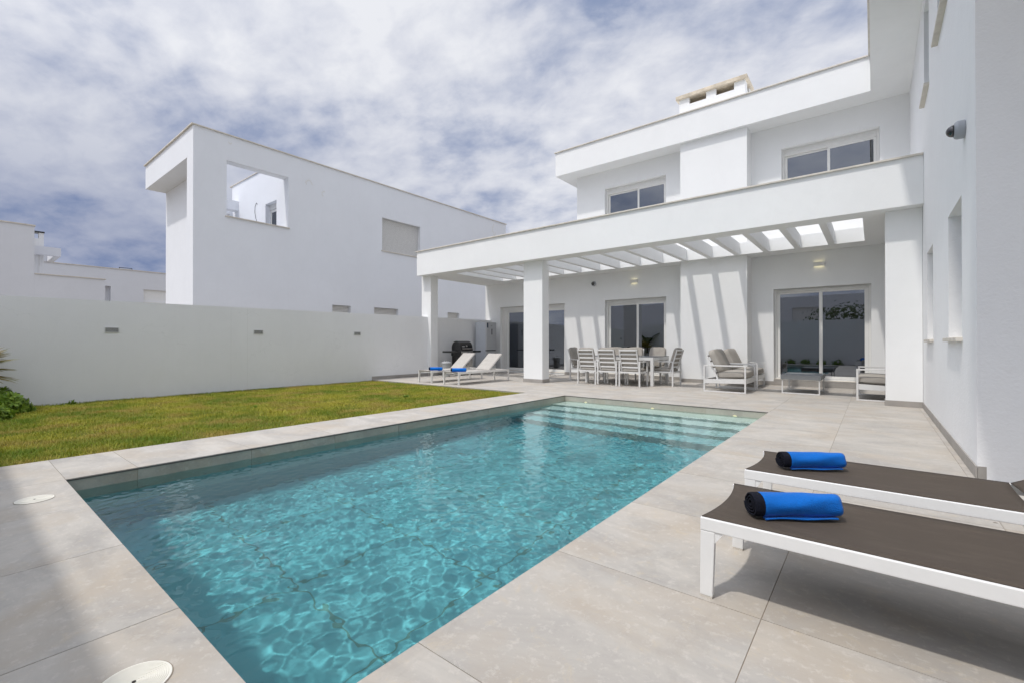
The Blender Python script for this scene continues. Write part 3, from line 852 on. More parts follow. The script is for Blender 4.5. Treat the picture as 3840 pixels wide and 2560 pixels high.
# rooms behind the glass
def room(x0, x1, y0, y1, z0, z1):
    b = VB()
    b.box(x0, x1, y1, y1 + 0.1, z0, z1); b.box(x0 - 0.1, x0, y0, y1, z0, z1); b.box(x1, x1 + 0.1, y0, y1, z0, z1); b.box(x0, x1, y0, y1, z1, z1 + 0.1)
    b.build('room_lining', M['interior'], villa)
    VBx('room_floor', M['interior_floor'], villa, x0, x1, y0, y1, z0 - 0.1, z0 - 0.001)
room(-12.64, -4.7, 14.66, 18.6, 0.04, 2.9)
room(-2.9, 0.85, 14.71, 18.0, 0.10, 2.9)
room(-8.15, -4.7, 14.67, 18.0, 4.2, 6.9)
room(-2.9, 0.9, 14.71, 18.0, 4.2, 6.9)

# wall lamps
def wall_lamp(x, y, z, label):
    r = empty('wall_lamp', (x, y, z), 0, label, 'wall light', 'box wall lights over the terrace doors')
    b = MB(); b.box(-0.12, 0.12, -0.078, -0.070, -0.055, 0.055); b.box(-0.12, -0.112, -0.070, -0.001, -0.055, 0.055); b.box(0.112, 0.12, -0.070, -0.001, -0.055, 0.055)
    b.build('lamp_body', M['lamp_body'], r, bevel=0.002)
    Bx('diffuser', M['glow'], r, -0.108, 0.108, -0.062, -0.012, -0.032, -0.027)
    Bx('diffuser', M['glow'], r, -0.108, 0.108, -0.062, -0.012, 0.036, 0.040)
wall_lamp(-1.118, YR, 3.225, 'lit white box wall lamp above the sliding door beside the armchairs')
wall_lamp(-6.235, YL, 3.205, 'lit white box wall lamp above the dining table door')

# cameras
def dome_cam(name, loc, rz, label, s=1.0):
    r = empty(name, loc, rz, label, 'security camera', None)
    b = MB().lathe((0, 0, 0), [(0.085 * s, -0.001), (0.085 * s, -0.052 * s), (0.075 * s, -0.072 * s), (0.058 * s, -0.078 * s)], 32, 'y')
    b.build('camera_housing', M['cam_grey'], r, bevel=0.003)
    pr = [(0.056 * s * math.cos(a), -0.079 * s - 0.055 * s * math.sin(a)) for a in [k * math.pi / 16 for k in range(8)]] + [(0.002, -0.134 * s)]
    MB().lathe((0, 0, 0), pr, 28, 'y').build('camera_dome', M['domeglass'], r, smooth=True)
    return r
dome_cam('security_camera', (WX, 6.10, 3.205), R(-90), 'grey dome camera high on the near right wing wall')
dome_cam('security_camera', (-7.737, YL, 3.245), 0, 'small round camera on the terrace wall right of the thick pillar')

# ------------------------------------------------------------------ neighbouring house (left)
nb_ = empty('neighbour_house', (-19, 12, 0), 0, 'tall plain white house beyond the garden wall with square terrace opening', 'house')
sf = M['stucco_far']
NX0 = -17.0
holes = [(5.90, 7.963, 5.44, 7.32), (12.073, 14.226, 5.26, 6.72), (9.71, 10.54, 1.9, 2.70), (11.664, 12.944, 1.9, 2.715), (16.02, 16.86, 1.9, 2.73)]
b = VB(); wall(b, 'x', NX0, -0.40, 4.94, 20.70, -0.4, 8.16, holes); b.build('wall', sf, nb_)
b = VB()
b.box(-17.6, -17.401, 4.941, 5.50, -0.4, 7.249)
b.build('corner_pier', sf, nb_)
VBx('overhang', sf, nb_, -22.52, -17.402, 4.94, 5.36, 7.25, 8.155)
VBx('overhang_soffit', sf, nb_, -22.50, -17.41, 5.361, 5.70, 7.2505, 7.40)
VBx('wall', sf, nb_, -22.5, -17.402, 5.60, 5.85, -0.4, 7.249)
b = VB(); wall(b, 'y', 8.0, 0.3, -22.4, -17.402, -0.4, 8.14, [(-19.03, -18.06, 4.3, 6.71)]); b.build('terrace_wall', sf, nb_)
b = VB(); wall(b, 'x', -22.4, -0.25, 5.86, 20.4, -0.4, 7.3, [(6.3, 7.9, 5.3, 6.9)]); b.build('side_wall', sf, nb_)
VBx('terrace_beam', sf, nb_, -22.1, -21.7, 5.86, 7.999, 6.95, 7.35)
VBx('terrace_floor', sf, nb_, -22.39, -17.41, 5.86, 7.99, 4.1, 4.3)
VBx('wall', sf, nb_, -22.38, -17.41, 20.4, 20.69, -0.4, 8.14)
VBx('roof', sf, nb_, -22.38, -17.41, 8.31, 20.39, 7.6, 7.8)
dr_ = VB(); wall(dr_, 'y', 8.20, 0.04, -19.02, -18.07, 4.3, 6.5, [(-18.94, -18.15, 4.4, 6.4)])
dr = dr_.build('terrace_door', M['frame'], nb_)
VBx('pane', M['pane'], dr, -18.94, -18.15, 8.215, 8.222, 4.4, 6.4)
VBx('room_screen', M['interior'], dr, -19.03, -18.06, 8.31, 8.33, 4.3, 6.7)
slats('shutter_box', -19.02, -18.07, 8.17, 6.51, 6.70, dr, 4)
def ncop(y0, y1, x, z, name='coping'):
    b = VB(); n = max(1, round((y1 - y0) / 2.5)); s_ = (y1 - y0) / n
    for i in range(n): b.box(x - 0.44, x + 0.045, y0 + i * s_ + 0.003, y0 + (i + 1) * s_ - 0.003, z, z + 0.035)
    b.build(name, M['cap'], nb_)
ncop(4.88, 20.75, NX0, 8.161)
VBx('coping', M['cap'], nb_, -22.57, -17.45, 4.885, 5.40, 8.156, 8.192)
VBx('coping', M['cap'], nb_, -22.6, -17.46, 7.96, 8.34, 8.141, 8.172)
VBx('window_sill', M['cap'], nb_, -17.38, -16.955, 5.86, 8.0, 5.41, 5.445)
VBx('window_sill', M['cap'], nb_, -17.38, -16.955, 12.03, 14.27, 5.225, 5.262)
def nsh(y0, y1, z0, z1, n):
    b = VB(); h = (z1 - z0) / n
    for i in range(n): b.box(-17.19, -17.165, y0 + 0.004, y1 - 0.004, z0 + i * h + 0.004, z0 + (i + 1) * h - 0.012)
    rs = b.build('roller_shutter', M['shutter'], nb_)
    VBx('shutter_gap', M['skirt'], rs, -17.20, -17.191, y0 + 0.002, y1 - 0.002, z0, z1)
nsh(12.077, 14.222, 5.264, 6.716, 30); nsh(9.714, 10.536, 1.9, 2.696, 14); nsh(11.668, 12.94, 1.9, 2.711, 14); nsh(16.024, 16.856, 1.9, 2.726, 14)
M['patch'] = stucco('patched plaster', (0.70, 0.69, 0.66), 0.5)
for k, (py, pz, pw) in enumerate(((8.75, 7.28, 0.30), (9.35, 7.05, 0.22), (19.7, 7.65, 0.5), (6.0, 7.95, 0.12))):
    g_ = random.Random(k); pb_ = VB(); n_ = 22
    ri = [(pw * (0.6 + 0.4 * g_.random()) * (0.75 if i % 2 else 1)) for i in range(n_)]
    for dx in (0.0005, 0.002):
        for i in range(n_):
            a_ = i / n_ * 3.6 + k; pb_.v.append((-17 + dx, py + ri[i] * math.cos(a_) * 0.6, pz + ri[i] * math.sin(a_) * 0.8))
        for i in range(n_):
            a_ = i / n_ * 3.6 + k; pb_.v.append((-17 + dx, py + (ri[i] * 0.86 - 0.02) * math.cos(a_) * 0.6, pz + (ri[i] * 0.86 - 0.02) * math.sin(a_) * 0.8))
    for i in range(n_ - 1):
        pb_.f.append((2 * n_ + i, 2 * n_ + i + 1, 3 * n_ + i + 1, 3 * n_ + i))
    pb_.build('plaster_patch', M['patch'], nb_)
# loose cable on the terrace wall
pts = [(-19.75, 6.85), (-19.85, 6.93), (-19.98, 6.78), (-20.0, 6.55), (-19.9, 6.3), (-19.75, 6.1), (-19.72, 5.95)]
b = VB()
for (xa, za), (xb, zb2) in zip(pts, pts[1:]): b.tube((xa, 7.985, za), (xb, 7.985, zb2), 0.008, 6)
b.build('loose_cable', M['dark'], nb_)

# houses far left
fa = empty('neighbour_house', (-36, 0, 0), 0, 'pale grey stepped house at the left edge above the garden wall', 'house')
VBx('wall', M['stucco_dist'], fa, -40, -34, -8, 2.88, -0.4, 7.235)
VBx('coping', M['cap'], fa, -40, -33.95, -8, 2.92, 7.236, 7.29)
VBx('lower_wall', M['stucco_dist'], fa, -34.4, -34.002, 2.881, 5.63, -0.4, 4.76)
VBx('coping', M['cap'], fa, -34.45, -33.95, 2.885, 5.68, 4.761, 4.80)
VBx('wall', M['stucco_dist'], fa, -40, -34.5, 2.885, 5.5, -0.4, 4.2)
st2 = stucco('streaked stucco', (0.74, 0.74, 0.74), 0.3, dirt=0.9)
b = VB(); b.box(-38.4, -38.0, 3.40, 3.60, 4.2, 7.60); b.box(-38.4, -38.0, 2.3, 3.399, 4.2, 7.25); b.build('chimney', st2, fa)
VBx('chimney_cap', M['dark'], fa, -38.5, -37.95, 2.3, 3.63, 7.601, 7.68)
b = VB(); b.box(-38.0, -37.7, 3.0, 4.285, 6.30, 6.79); b.box(-41, -38.001, 4.0, 4.284, 6.301, 6.789); b.box(-41, -40.7, 3.0, 3.999, 6.302, 6.788); b.build('terrace_beam', M['stucco_dist'], fa)
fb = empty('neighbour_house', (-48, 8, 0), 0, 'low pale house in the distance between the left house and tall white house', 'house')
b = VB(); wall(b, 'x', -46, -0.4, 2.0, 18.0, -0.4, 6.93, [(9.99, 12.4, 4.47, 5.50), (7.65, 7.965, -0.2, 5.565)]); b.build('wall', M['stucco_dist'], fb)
VBx('coping', M['cap'], fb, -46.45, -45.94, 2.0, 18.0, 6.931, 6.98)
VBx('roller_shutter', M['shutter'], fb, -46.2, -46.15, 10.0, 12.39, 4.47, 5.50)
VBx('window_sill', M['cap'], fb, -46.3, -45.93, 9.95, 12.45, 4.42, 4.469)
VBx('recess_wall', M['stucco_dist'], fb, -46.3, -46.28, 7.6, 8.0, -0.2, 5.6)
sk = empty('roof_frame', (-46.2, 8.9, 6.98), 0, 'small dark metal frame standing on the distant roof edge', 'roof frame')
b = MB(); b.box(-0.03, 0.03, -0.4, 0.4, 0.10, 0.14); b.box(-0.03, 0.03, -0.4, -0.36, 0, 0.10); b.box(-0.03, 0.03, 0.36, 0.4, 0, 0.10); b.build('rail', M['dark'], sk)
b = MB(); b.box(-0.02, 0.02, -0.34, 0.34, 0.0, 0.05); b.build('duct', M['cam_grey'], sk)
# house behind the camera, only seen mirrored in the glass
rh = empty('neighbour_house', (-6, -16, 0), 0, 'low white house behind the camera, mirrored in the sliding doors', 'house')
b = VB(); wall(b, 'y', -14.0, -0.3, -24, 5, -0.4, 4.9, [(-5.2, -3.4, 2.4, 4.0), (-9, -8, 2.2, 3.6)]); b.build('wall', sf, rh)
VBx('roof', sf, rh, -24, 5, -20, -14.31, 4.6, 4.9)
VBx('roller_shutter', M['shutter'], rh, -5.2, -3.4, -14.2, -14.15, 2.4, 4.0); VBx('roller_shutter', M['shutter'], rh, -9, -8, -14.2, -14.15, 2.2, 3.6)
VBx('wall', sf, rh, -24, 5, -20.3, -20.01, -0.4, 4.9)

# ------------------------------------------------------------------ loungers
def lounger(loc, rz, L, Wd, hinge, ang, H, frame_m, sling_m, label, group, cat='sun lounger', bl=0.78, seams=False, legs_in=0.0, braces=True):
    """length along local +x from 0, width along +y from 0, origin at the near foot corner"""
    r = empty('sun_lounger', loc, rz, label, cat, group)
    rail = 0.028; rh_ = 0.058
    f = MB()
    f.box(0, L, 0, rail, H - rh_, H); f.box(0, L, Wd - rail, Wd, H - rh_, H)
    f.box(0.055, 0.085, rail + 0.0005, Wd - rail - 0.0005, H - rh_, H - 0.034); f.box(L - 0.03, L, rail + 0.0005, Wd - rail - 0.0005, H - rh_, H - 0.006)
    f.box(hinge - 0.05, hinge - 0.02, rail + 0.0005, Wd - rail - 0.0005, H - 0.072, H - 0.045)
    f.build('frame', frame_m, r, bevel=0.004)
    for x in (legs_in, L - legs_in - 0.062):
        for y in (0.001, Wd - rail - 0.001):
            l = MB(); s = 0.012 if x < L / 2 else -0.012
            l.quadbox([(x + max(0, -s) * 0 - s * 0.5 + 0.004, y, 0.008), (x + 0.058 - s * 0.5, y, 0.008), (x + 0.058 - s * 0.5, y + rail, 0.008), (x + 0.004 - s * 0.5, y + rail, 0.008),
                       (x + 0.001, y, H - rh_ - 0.0005), (x + 0.063, y, H - rh_ - 0.0005), (x + 0.063, y + rail, H - rh_ - 0.0005), (x + 0.001, y + rail, H - rh_ - 0.0005)])
            lo = l.build('leg', frame_m, r, bevel=0.003)
            Bx('foot_pad', M['cap'], lo, x - s * 0.5 + 0.005, x + 0.057 - s * 0.5, y + 0.001, y + rail - 0.001, 0.0, 0.008)
            if braces:
                g = MB(); yb = y + (rail if y < Wd / 2 else -0.001)
                dirx = 1 if x < L / 2 else -1; xe = x + (0.062 if dirx > 0 else 0.0)
                g.v += [(xe, y + 0.004, H - rh_ - 0.001), (xe + dirx * 0.035, y + 0.004, H - rh_ - 0.001), (xe, y + 0.004, H - rh_ - 0.05),
                        (xe, y + rail - 0.004, H - rh_ - 0.001), (xe + dirx * 0.035, y + rail - 0.004, H - rh_ - 0.001), (xe, y + rail - 0.004, H - rh_ - 0.05)]
                g.f += [(0, 1, 2), (3, 5, 4), (0, 3, 4, 1), (1, 4, 5, 2), (2, 5, 3, 0)]
                g.build('corner_brace', frame_m, r)
    # sling seat: sags slightly, end edges cut in a curve
    def sheet(name, p0, ux, ln, wd, sag, curve, z_in=0.004, nx=34, ny=14, thick=0.004, pad=0.0):
        mb = MB()
        for side in (0, 1):
            for i in range(nx + 1):
                for j in range(ny + 1):
                    v = j / ny * 2 - 1; u = i / nx
                    x = curve * (1 - v * v) + u * (ln - 1.3 * curve * (1 - v * v))
                    z = -sag * (1 - v * v) * (math.sin(math.pi * min(1, max(0, u))) ** 0.35 if 0 < u < 1 else 0)
                    if pad:
                        ph = (u * 4) % 1.0
                        z += pad * (math.sin(math.pi * ph) ** 0.5) * (1 - v ** 6)
                    z += z_in - (thick if side else 0)
                    p = Vector(p0) + Vector(ux) * x + Vector((0, 0.012 + (wd - 0.024) * (v + 1) / 2, 0)) + Vector((-ux[2], 0, ux[0])) * z
                    mb.v.append(tuple(p))
        N = (nx + 1) * (ny + 1)
        for s in (0, 1):
            for i in range(nx):
                for j in range(ny):
                    a = s * N + i * (ny + 1) + j
                    q = (a, a + ny + 1, a + ny + 2, a + 1)
                    mb.f.append(q if s == 0 else q[::-1])
        ring = [(0, j) for j in range(ny)] + [(i, ny) for i in range(nx)] + [(nx, j) for j in range(ny, 0, -1)] + [(i, 0) for i in range(nx, 0, -1)]
        ids = [i * (ny + 1) + j for i, j in ring]
        for k in range(len(ids)):
            a, b_ = ids[k], ids[(k + 1) % len(ids)]
            mb.f.append((a, b_, b_ + N, a + N))
        return mb
    sheet('', (0.004, 0, H), (1, 0, 0), hinge - 0.006, Wd, 0.016, 0.035).build('seat_sling', sling_m, r, smooth=True)
    # backrest
    ca, sa = math.cos(ang), math.sin(ang); ux = (ca, 0, sa)
    e = empty('backrest', (0, 0, 0)); e.parent = r
    bpy.data.objects.remove(e)
    hb = MB(); P = Vector((hinge + 0.01, 0, H - 0.012)); U = Vector(ux); Nn = Vector((-sa, 0, ca))
    for y in (rail + 0.013, Wd - rail - 0.013):
        hb.bar(P + Vector((0, y, 0)), P + U * bl + Vector((0, y, 0)), 0.022, 0.03, tuple(Nn))
    hb.bar(P + U * (bl - 0.012) + Vector((0, rail + 0.026, 0)), P + U * (bl - 0.012) + Vector((0, Wd - rail - 0.026, 0)), 0.022, 0.028, tuple(Nn))
    bo = hb.build('backrest_frame', frame_m, r, bevel=0.003)
    sheet('', tuple(P + Nn * 0.017 + Vector((0, rail - 0.008, 0))), ux, bl, Wd - 2 * rail + 0.016, 0.004, 0.012, pad=0.012 if seams else 0.0).build('back_sling', sling_m, r, smooth=True)
    if ang > R(12):
        sp = MB()
        A = P + U * (bl * 0.45)
        for y in (rail + 0.06, Wd - rail - 0.06):
            sp.tube(A + Vector((0, y, -0.01)), (A.x + 0.20, y, H - 0.16), 0.008)
            sp.tube((A.x + 0.20, y, H - 0.16), (A.x + 0.20, y, H - 0.17), 0.01)
        sp.tube((A.x + 0.20, rail + 0.06, H - 0.16), (A.x + 0.20, Wd - rail - 0.06, H - 0.16), 0.009)
        sp.tube((A.x - 0.22, rail + 0.045, H - 0.055), (A.x + 0.20, rail + 0.05, H - 0.165), 0.006); sp.tube((A.x - 0.22, Wd - rail - 0.045, H - 0.055), (A.x + 0.20, Wd - rail - 0.05, H - 0.165), 0.006)
        sp.build('backrest_prop', frame_m, r)
    return r
G1 = 'brown sun loungers at the pool side'; G2 = 'cream sun loungers on the terrace'
lounger((-0.625, 2.165, 0), 0, 2.0, 0.64, 1.32, R(8), 0.36, M['white_metal'], M['sling_brown'], 'white framed lounger with brown mesh nearest the camera', G1)
lounger((-0.640, 3.150, 0), 0, 2.0, 0.64, 1.24, R(28), 0.36, M['white_metal'], M['sling_brown'], 'white framed lounger with brown mesh behind the nearest lounger', G1, bl=0.74)
lounger((-8.93, 8.82, 0), R(90), 2.22, 0.61, 1.29, R(38), 0.36, M['cream_metal'], M['sling_cream'], 'cream lounger with raised back, closer to the thick pillar', G2, seams=True)
lounger((-10.08, 8.85, 0), R(90), 2.22, 0.58, 1.27, R(38), 0.36, M['cream_metal'], M['sling_cream'], 'cream lounger with raised back, closer to the garden wall', G2, seams=True)

# rolled towels: spiral roll with a dark border at one end
def towel(loc, rz, L, Rr, label, squash=0.9):
    r = empty('rolled_towel', loc, rz, label, 'towel', 'blue rolled towels on the loungers')
    def roll(x0, x1, name, mat, end, seed):
        nt, nl = 120, 26; turns = 3.6; th = 0.0085
        mb = MB(); rr = random.Random(seed)
        for i in range(nl + 1):
            x = x0 + (x1 - x0) * i / nl
            for k in range(nt + 1):
                a = turns * 2 * math.pi * k / nt
                rad = 0.010 + (Rr - 0.010) * (k / nt)
                wob = 0.0022 * math.sin(3 * a + x * 16) + 0.0055 * mnoise.noise((x * 9, math.cos(a) * 1.6, math.sin(a) * 1.6 + seed))
                ro = rad + wob
                fade = 1.0 - 0.05 * max(0, (abs(x - 0) - (L / 2 - 0.02)) / 0.02)
                a0 = a + 2.35
                y = ro * math.cos(a0) * fade * 1.02; z = ro * math.sin(a0) * fade * squash
                for s in (0, 1):
                    sc = 1 if s == 0 else max(0.0, (ro - th) / ro)
                    mb.v.append((x, y * sc, max(z * sc, -Rr * squash * 0.97)))
        W2 = (nt + 1) * 2
        for i in range(nl):
            for k in range(nt):
                a = i * W2 + 2 * k
                mb.f.append((a, a + 2, a + W2 + 2, a + W2)); mb.f.append((a + 1, a + W2 + 1, a + W2 + 3, a + 3))
            a = i * W2 + 2 * nt; mb.f.append((a, a + 1, a + W2 + 1, a + W2))
        for i in (0, nl):
            for k in range(nt):
                a = i * W2 + 2 * k; q = (a, a + 1, a + 3, a + 2); mb.f.append(q if i == 0 else q[::-1])
        return mb.build(name, mat, r, smooth=False)
    roll(-L / 2, -L / 2 + 0.042, 'towel_border', M['towel_dark'], True, 1)
    roll(-L / 2 + 0.0425, L / 2, 'towel_roll', M['towel'], False, 1)
    fl = MB(); n = 16
    for i in range(n + 1):
        x = -L / 2 + 0.043 + (L - 0.06) * i / n
        for j in range(5):
            y = -Rr * 0.42 - 0.008 * j - 0.004 * math.sin(x * 20) + 0.008 * math.sin(x * 7 + 1); z = -Rr * squash + 0.008 + 0.002 * math.sin(x * 30 + j)
            fl.v.append((x, y, z)); fl.v.append((x, y, z - 0.006))
    for i in range(n):
        for j in range(4):
            a = i * 10 + 2 * j; fl.f.append((a, a + 10, a + 12, a + 2)); fl.f.append((a + 1, a + 3, a + 13, a + 11))
        a = i * 10 + 8; fl.f.append((a, a + 10, a + 11, a + 1))
    fl.build('towel_flap', M['towel'], r)
    for o in children(r):
        for p_ in o.data.polygons: p_.use_smooth = True
    return r
towel((-0.295, 2.440, 0.36 + 0.058), R(37), 0.385, 0.064, 'bright blue rolled towel on the lounger nearest the camera')
towel((-0.318, 3.445, 0.36 + 0.057), R(36), 0.375, 0.062, 'bright blue rolled towel on the second brown lounger', 0.88)
towel((-10.17, 9.10, 0.36 + 0.052), R(40), 0.40, 0.058, 'small blue rolled towel on the lounger by the garden wall')
towel((-9.20, 9.09, 0.36 + 0.055), R(40), 0.44, 0.062, 'small blue rolled towel on the lounger by the thick pillar')

# ------------------------------------------------------------------ cushions
def cushion(name, sx, sy, sz, parent, loc, rot, mat=None, seed=0, n=14, puff=0.018):
    """soft box cushion with rounded corners and slight wrinkles"""
    bm = bmesh.new(); bmesh.ops.create_cube(bm, size=1.0)
    bmesh.ops.subdivide_edges(bm, edges=bm.edges, cuts=n, use_grid_fill=True)
    for v in bm.verts:
        p = v.co * 2
        q = Vector([math.copysign(abs(c) ** 1.0, c) for c in p])
        k = 7.0
        nrm = (abs(q.x) ** k + abs(q.y) ** k + abs(q.z) ** k) ** (1 / k)
        mxx = max(abs(q.x), abs(q.y), abs(q.z)) or 1
        f = mxx / nrm
        u, w = q.x * f, q.y * f; z = q.z * f
        bul = (1 - u * u) * (1 - w * w)
        z2 = z * sz / 2 + math.copysign(1, z) * puff * bul * (1 if abs(z) > 0.5 else 0)
        v.co = Vector((u * sx / 2, w * sy / 2, z2))
        wn = mnoise.noise((v.co.x * 7 + seed, v.co.y * 7, v.co.z * 7)) * 0.006 + mnoise.noise((v.co.x * 25 + seed, v.co.y * 9, v.co.z * 20)) * 0.0025
        v.co += v.co.normalized() * wn
    me = bpy.data.meshes.new(name); bm.to_mesh(me); bm.free()
    me.polygons.foreach_set('use_smooth', [True] * len(me.polygons)); me.materials.append(mat or M['cushion'])
    o = bpy.data.objects.new(name, me); COL.objects.link(o); o.parent = parent; o.location = loc; o.rotation_euler = rot
    return o

# ------------------------------------------------------------------ dining set
def dining_chair():
    """origin at floor centre, faces +y"""
    r = empty('dining_chair', (0, 0, 0))
    cm = M['chair_metal']; w, d = 0.60, 0.60; hw, hd = w / 2, d / 2; th = 0.038
    for sx in (-1, 1):
        x = sx * (hw - th / 2)
        for y in (-hd + th / 2, hd - th / 2):
            Bx('leg', cm, r, x - th / 2, x + th / 2, y - th / 2, y + th / 2, 0, 0.645, bevel=0.003)
        Bx('armrest', cm, r, x - th / 2 - 0.003, x + th / 2 + 0.003, -hd, hd, 0.6455, 0.672, bevel=0.003)
    f = MB()
    for sx in (-1, 1): f.box(sx * (hw - th / 2) - 0.014, sx * (hw - th / 2) + 0.014, -hd + th + 0.0005, hd - th - 0.0005, 0.355, 0.40)
    f.box(-hw + th + 0.001, hw - th - 0.001, hd - th, hd - 0.008, 0.356, 0.40); f.box(-hw + th + 0.001, hw - th - 0.001, -hd + 0.010, -hd + th, 0.356, 0.40)
    for k in range(4): f.box(-hw + th + 0.002, hw - th - 0.002, -0.20 + k * 0.12, -0.14 + k * 0.12, 0.375, 0.392)
    f.build('seat_frame', cm, r, bevel=0.003)
    A = Vector((0, -hd + 0.10, 0.38)); B = Vector((0, -hd - 0.085, 0.985)); U = (B - A).normalized(); Nn = Vector((0, -U.z, U.y))
    fb_ = MB()
    for sx in (-1, 1):
        x = sx * (hw - 0.062)
        fb_.bar(A + Vector((x, 0, 0)), B + Vector((x, 0, 0)), 0.034, 0.028, tuple(Nn))
    fb_.bar(B + Vector((-hw + 0.08, 0, -0.02)), B + Vector((hw - 0.08, 0, -0.02)), 0.03, 0.038, (0, 0, 1))
    for t_ in (0.22, 0.42, 0.61, 0.80):
        c_ = A + (B - A) * t_
        fb_.bar(c_ + Vector((-hw + 0.08, 0, 0)), c_ + Vector((hw - 0.08, 0, 0)), 0.016, 0.042, (0, 0, 1))
    fb_.build('backrest', cm, r, bevel=0.003)
    cushion('seat_cushion', 0.50, 0.52, 0.075, r, (0, 0.02, 0.437), (0, 0, 0), seed=2)
    tilt = math.atan2(B.y - A.y, B.z - A.z)
    mid = A + (B - A) * 0.57 - Nn * 0.052
    bc = cushion('back_cushion', 0.49, 0.585, 0.075, r, tuple(mid + Vector((0, 0, 0.01))), (math.pi / 2 - tilt, 0, 0), M['cushion_dark'], seed=5)
    tb = MB()
    for x in (-0.14, 0.13): tb.bar(B + Vector((x, -0.025, -0.04)), B + Vector((x, 0.05, 0.012)), 0.02, 0.006)
    tb.build('cushion_tie', M['cushion'], bc)
    bpy.context.view_layer.update()
    q = children(bc)[0]; q.matrix_parent_inverse = bc.matrix_world.inverted()
    return r
ch0 = dining_chair()
GC = 'slatted dining chairs round the terrace table'
spots = [(-6.405, 11.72, 0, 'dining chair with its back to the pool, left of the front three'),
         (-5.755, 11.70, 0, 'dining chair with its back to the pool, middle of the front three'),
         (-5.105, 11.68, 0, 'dining chair with its back to the pool, right of the front three'),
         (-6.55, 13.28, 180, 'dining chair on the far side of the table, left one'),
         (-5.88, 13.28, 180, 'dining chair on the far side of the table, middle one'),
         (-5.16, 13.31, 180, 'dining chair on the far side of the table, nearest the dark glass edge'),
         (-4.47, 12.43, 90, 'dining chair at the right-hand head of the table, seen from the side'),
         (-7.10, 12.42, -90, 'dining chair at the left-hand head of the table behind the pillar')]
for i, (x, y, a, lb) in enumerate(spots):
    o = ch0 if i == 0 else copy_tree(ch0)
    o.location = (x, y, 0); o.rotation_euler = (0, 0, R(a + (0, -1, 1.5, 2, -2, 1, -2, 2)[i])); tag(o, lb, 'dining chair', GC)
tb = empty('dining_table', (-5.665, 12.47, 0), 0, 'long cream metal dining table with a grey glass top', 'table')
cm = M['chair_metal']; hl, hw = 1.035, 0.60
for sx in (-1, 1):
    for sy in (-1, 1):
        Bx('leg', cm, tb, sx * (hl - 0.04) - 0.04, sx * (hl - 0.04) + 0.04, sy * (hw - 0.04) - 0.04, sy * (hw - 0.04) + 0.04, 0, 0.689, bevel=0.003)
f = MB(); f.box(-hl, hl, -hw, -hw + 0.05, 0.69, 0.775); f.box(-hl, hl, hw - 0.05, hw, 0.69, 0.775); f.box(-hl, -hl + 0.05, -hw + 0.0505, hw - 0.0505, 0.69, 0.775); f.box(hl - 0.05, hl, -hw + 0.0505, hw - 0.0505, 0.69, 0.775)
f.build('table_frame', cm, tb, bevel=0.003)
Bx('table_top', M['slate'], tb, -hl - 0.004, hl + 0.004, -hw - 0.004, hw + 0.004, 0.776, 0.790, bevel=0.003)

# ------------------------------------------------------------------ lounge chairs and coffee table
def armchair(width):
    """faces +x, origin at floor, rear-near corner at (0,0)"""
    r = empty('lounge_armchair', (0, 0, 0)); wm = M['chair_metal']; D = 0.93; H = 0.64; th = 0.034
    for y in (0, width - 0.036):
        f = MB()
        f.box(0, D, y, y + 0.036, H - 0.03, H); f.box(0, D, y, y + 0.036, 0, 0.028)
        f.box(0, th, y, y + 0.036, 0.0285, H - 0.0305); f.box(D - th, D, y, y + 0.036, 0.0285, H - 0.0305)
        f.build('side_frame', wm, r, bevel=0.003)
    f = MB()
    for y in (0.006, width - 0.039):
        f.quadbox([(th, y, 0.20), (D - th, y, 0.225), (D - th, y + 0.033, 0.225), (th, y + 0.033, 0.20), (th, y, 0.30), (D - th, y, 0.335), (D - th, y + 0.033, 0.335), (th, y + 0.033, 0.30)])
    f.box(D - 0.035, D - 0.003, 0.046, width - 0.046, 0.22, 0.335); f.box(0.003, 0.03, 0.046, width - 0.046, 0.20, 0.30)
    f.build('seat_frame', wm, r, bevel=0.003)
    A = Vector((0.31, 0, 0.31)); B = Vector((0.06, 0, 0.86)); f = MB()
    for y in (0.055, width - 0.055): f.bar(A + Vector((0, y, 0)), B + Vector((0, y, 0)), 0.03, 0.035, (1, 0, 0))
    for t_ in (0.25, 0.5, 0.75, 0.98):
        c_ = A + (B - A) * t_; f.bar(c_ + Vector((0, 0.071, 0)), c_ + Vector((0, width - 0.071, 0)), 0.016, 0.04)
    f.build('back_frame', wm, r, bevel=0.003)
    cushion('seat_cushion', 0.66, width - 0.13, 0.15, r, (0.60, width / 2, 0.415), (0, R(-2.0), 0), seed=9, puff=0.025)
    U = (B - A).normalized()
    cc = A + (B - A) * 0.66 + Vector((U.z, 0, -U.x)) * 0.115
    cushion('back_cushion', 0.60, width - 0.16, 0.16, r, (cc.x, width / 2, cc.z), (0, -math.atan2(U.z, U.x) + math.pi, 0), seed=14, puff=0.03)
    return r
GA = 'white framed armchairs with taupe cushions'
a0 = armchair(1.10); a0.location = (-3.215, 11.43, 0); tag(a0, 'white framed armchair with taupe cushions nearer the pool, left of the coffee table', 'armchair', GA)
a1 = copy_tree(a0); a1.location = (-3.235, 12.88, 0); a1.rotation_euler.z = R(1); tag(a1, 'white framed armchair with wrinkled taupe back cushion, against the house wall side', 'armchair', GA)
a2 = armchair(1.35); a2.location = (0.655, 12.62, 0); a2.rotation_euler.z = R(180); tag(a2, 'white framed armchair half hidden behind the right pillar', 'armchair', GA)
a2.location = (0.652, 12.86, 0)

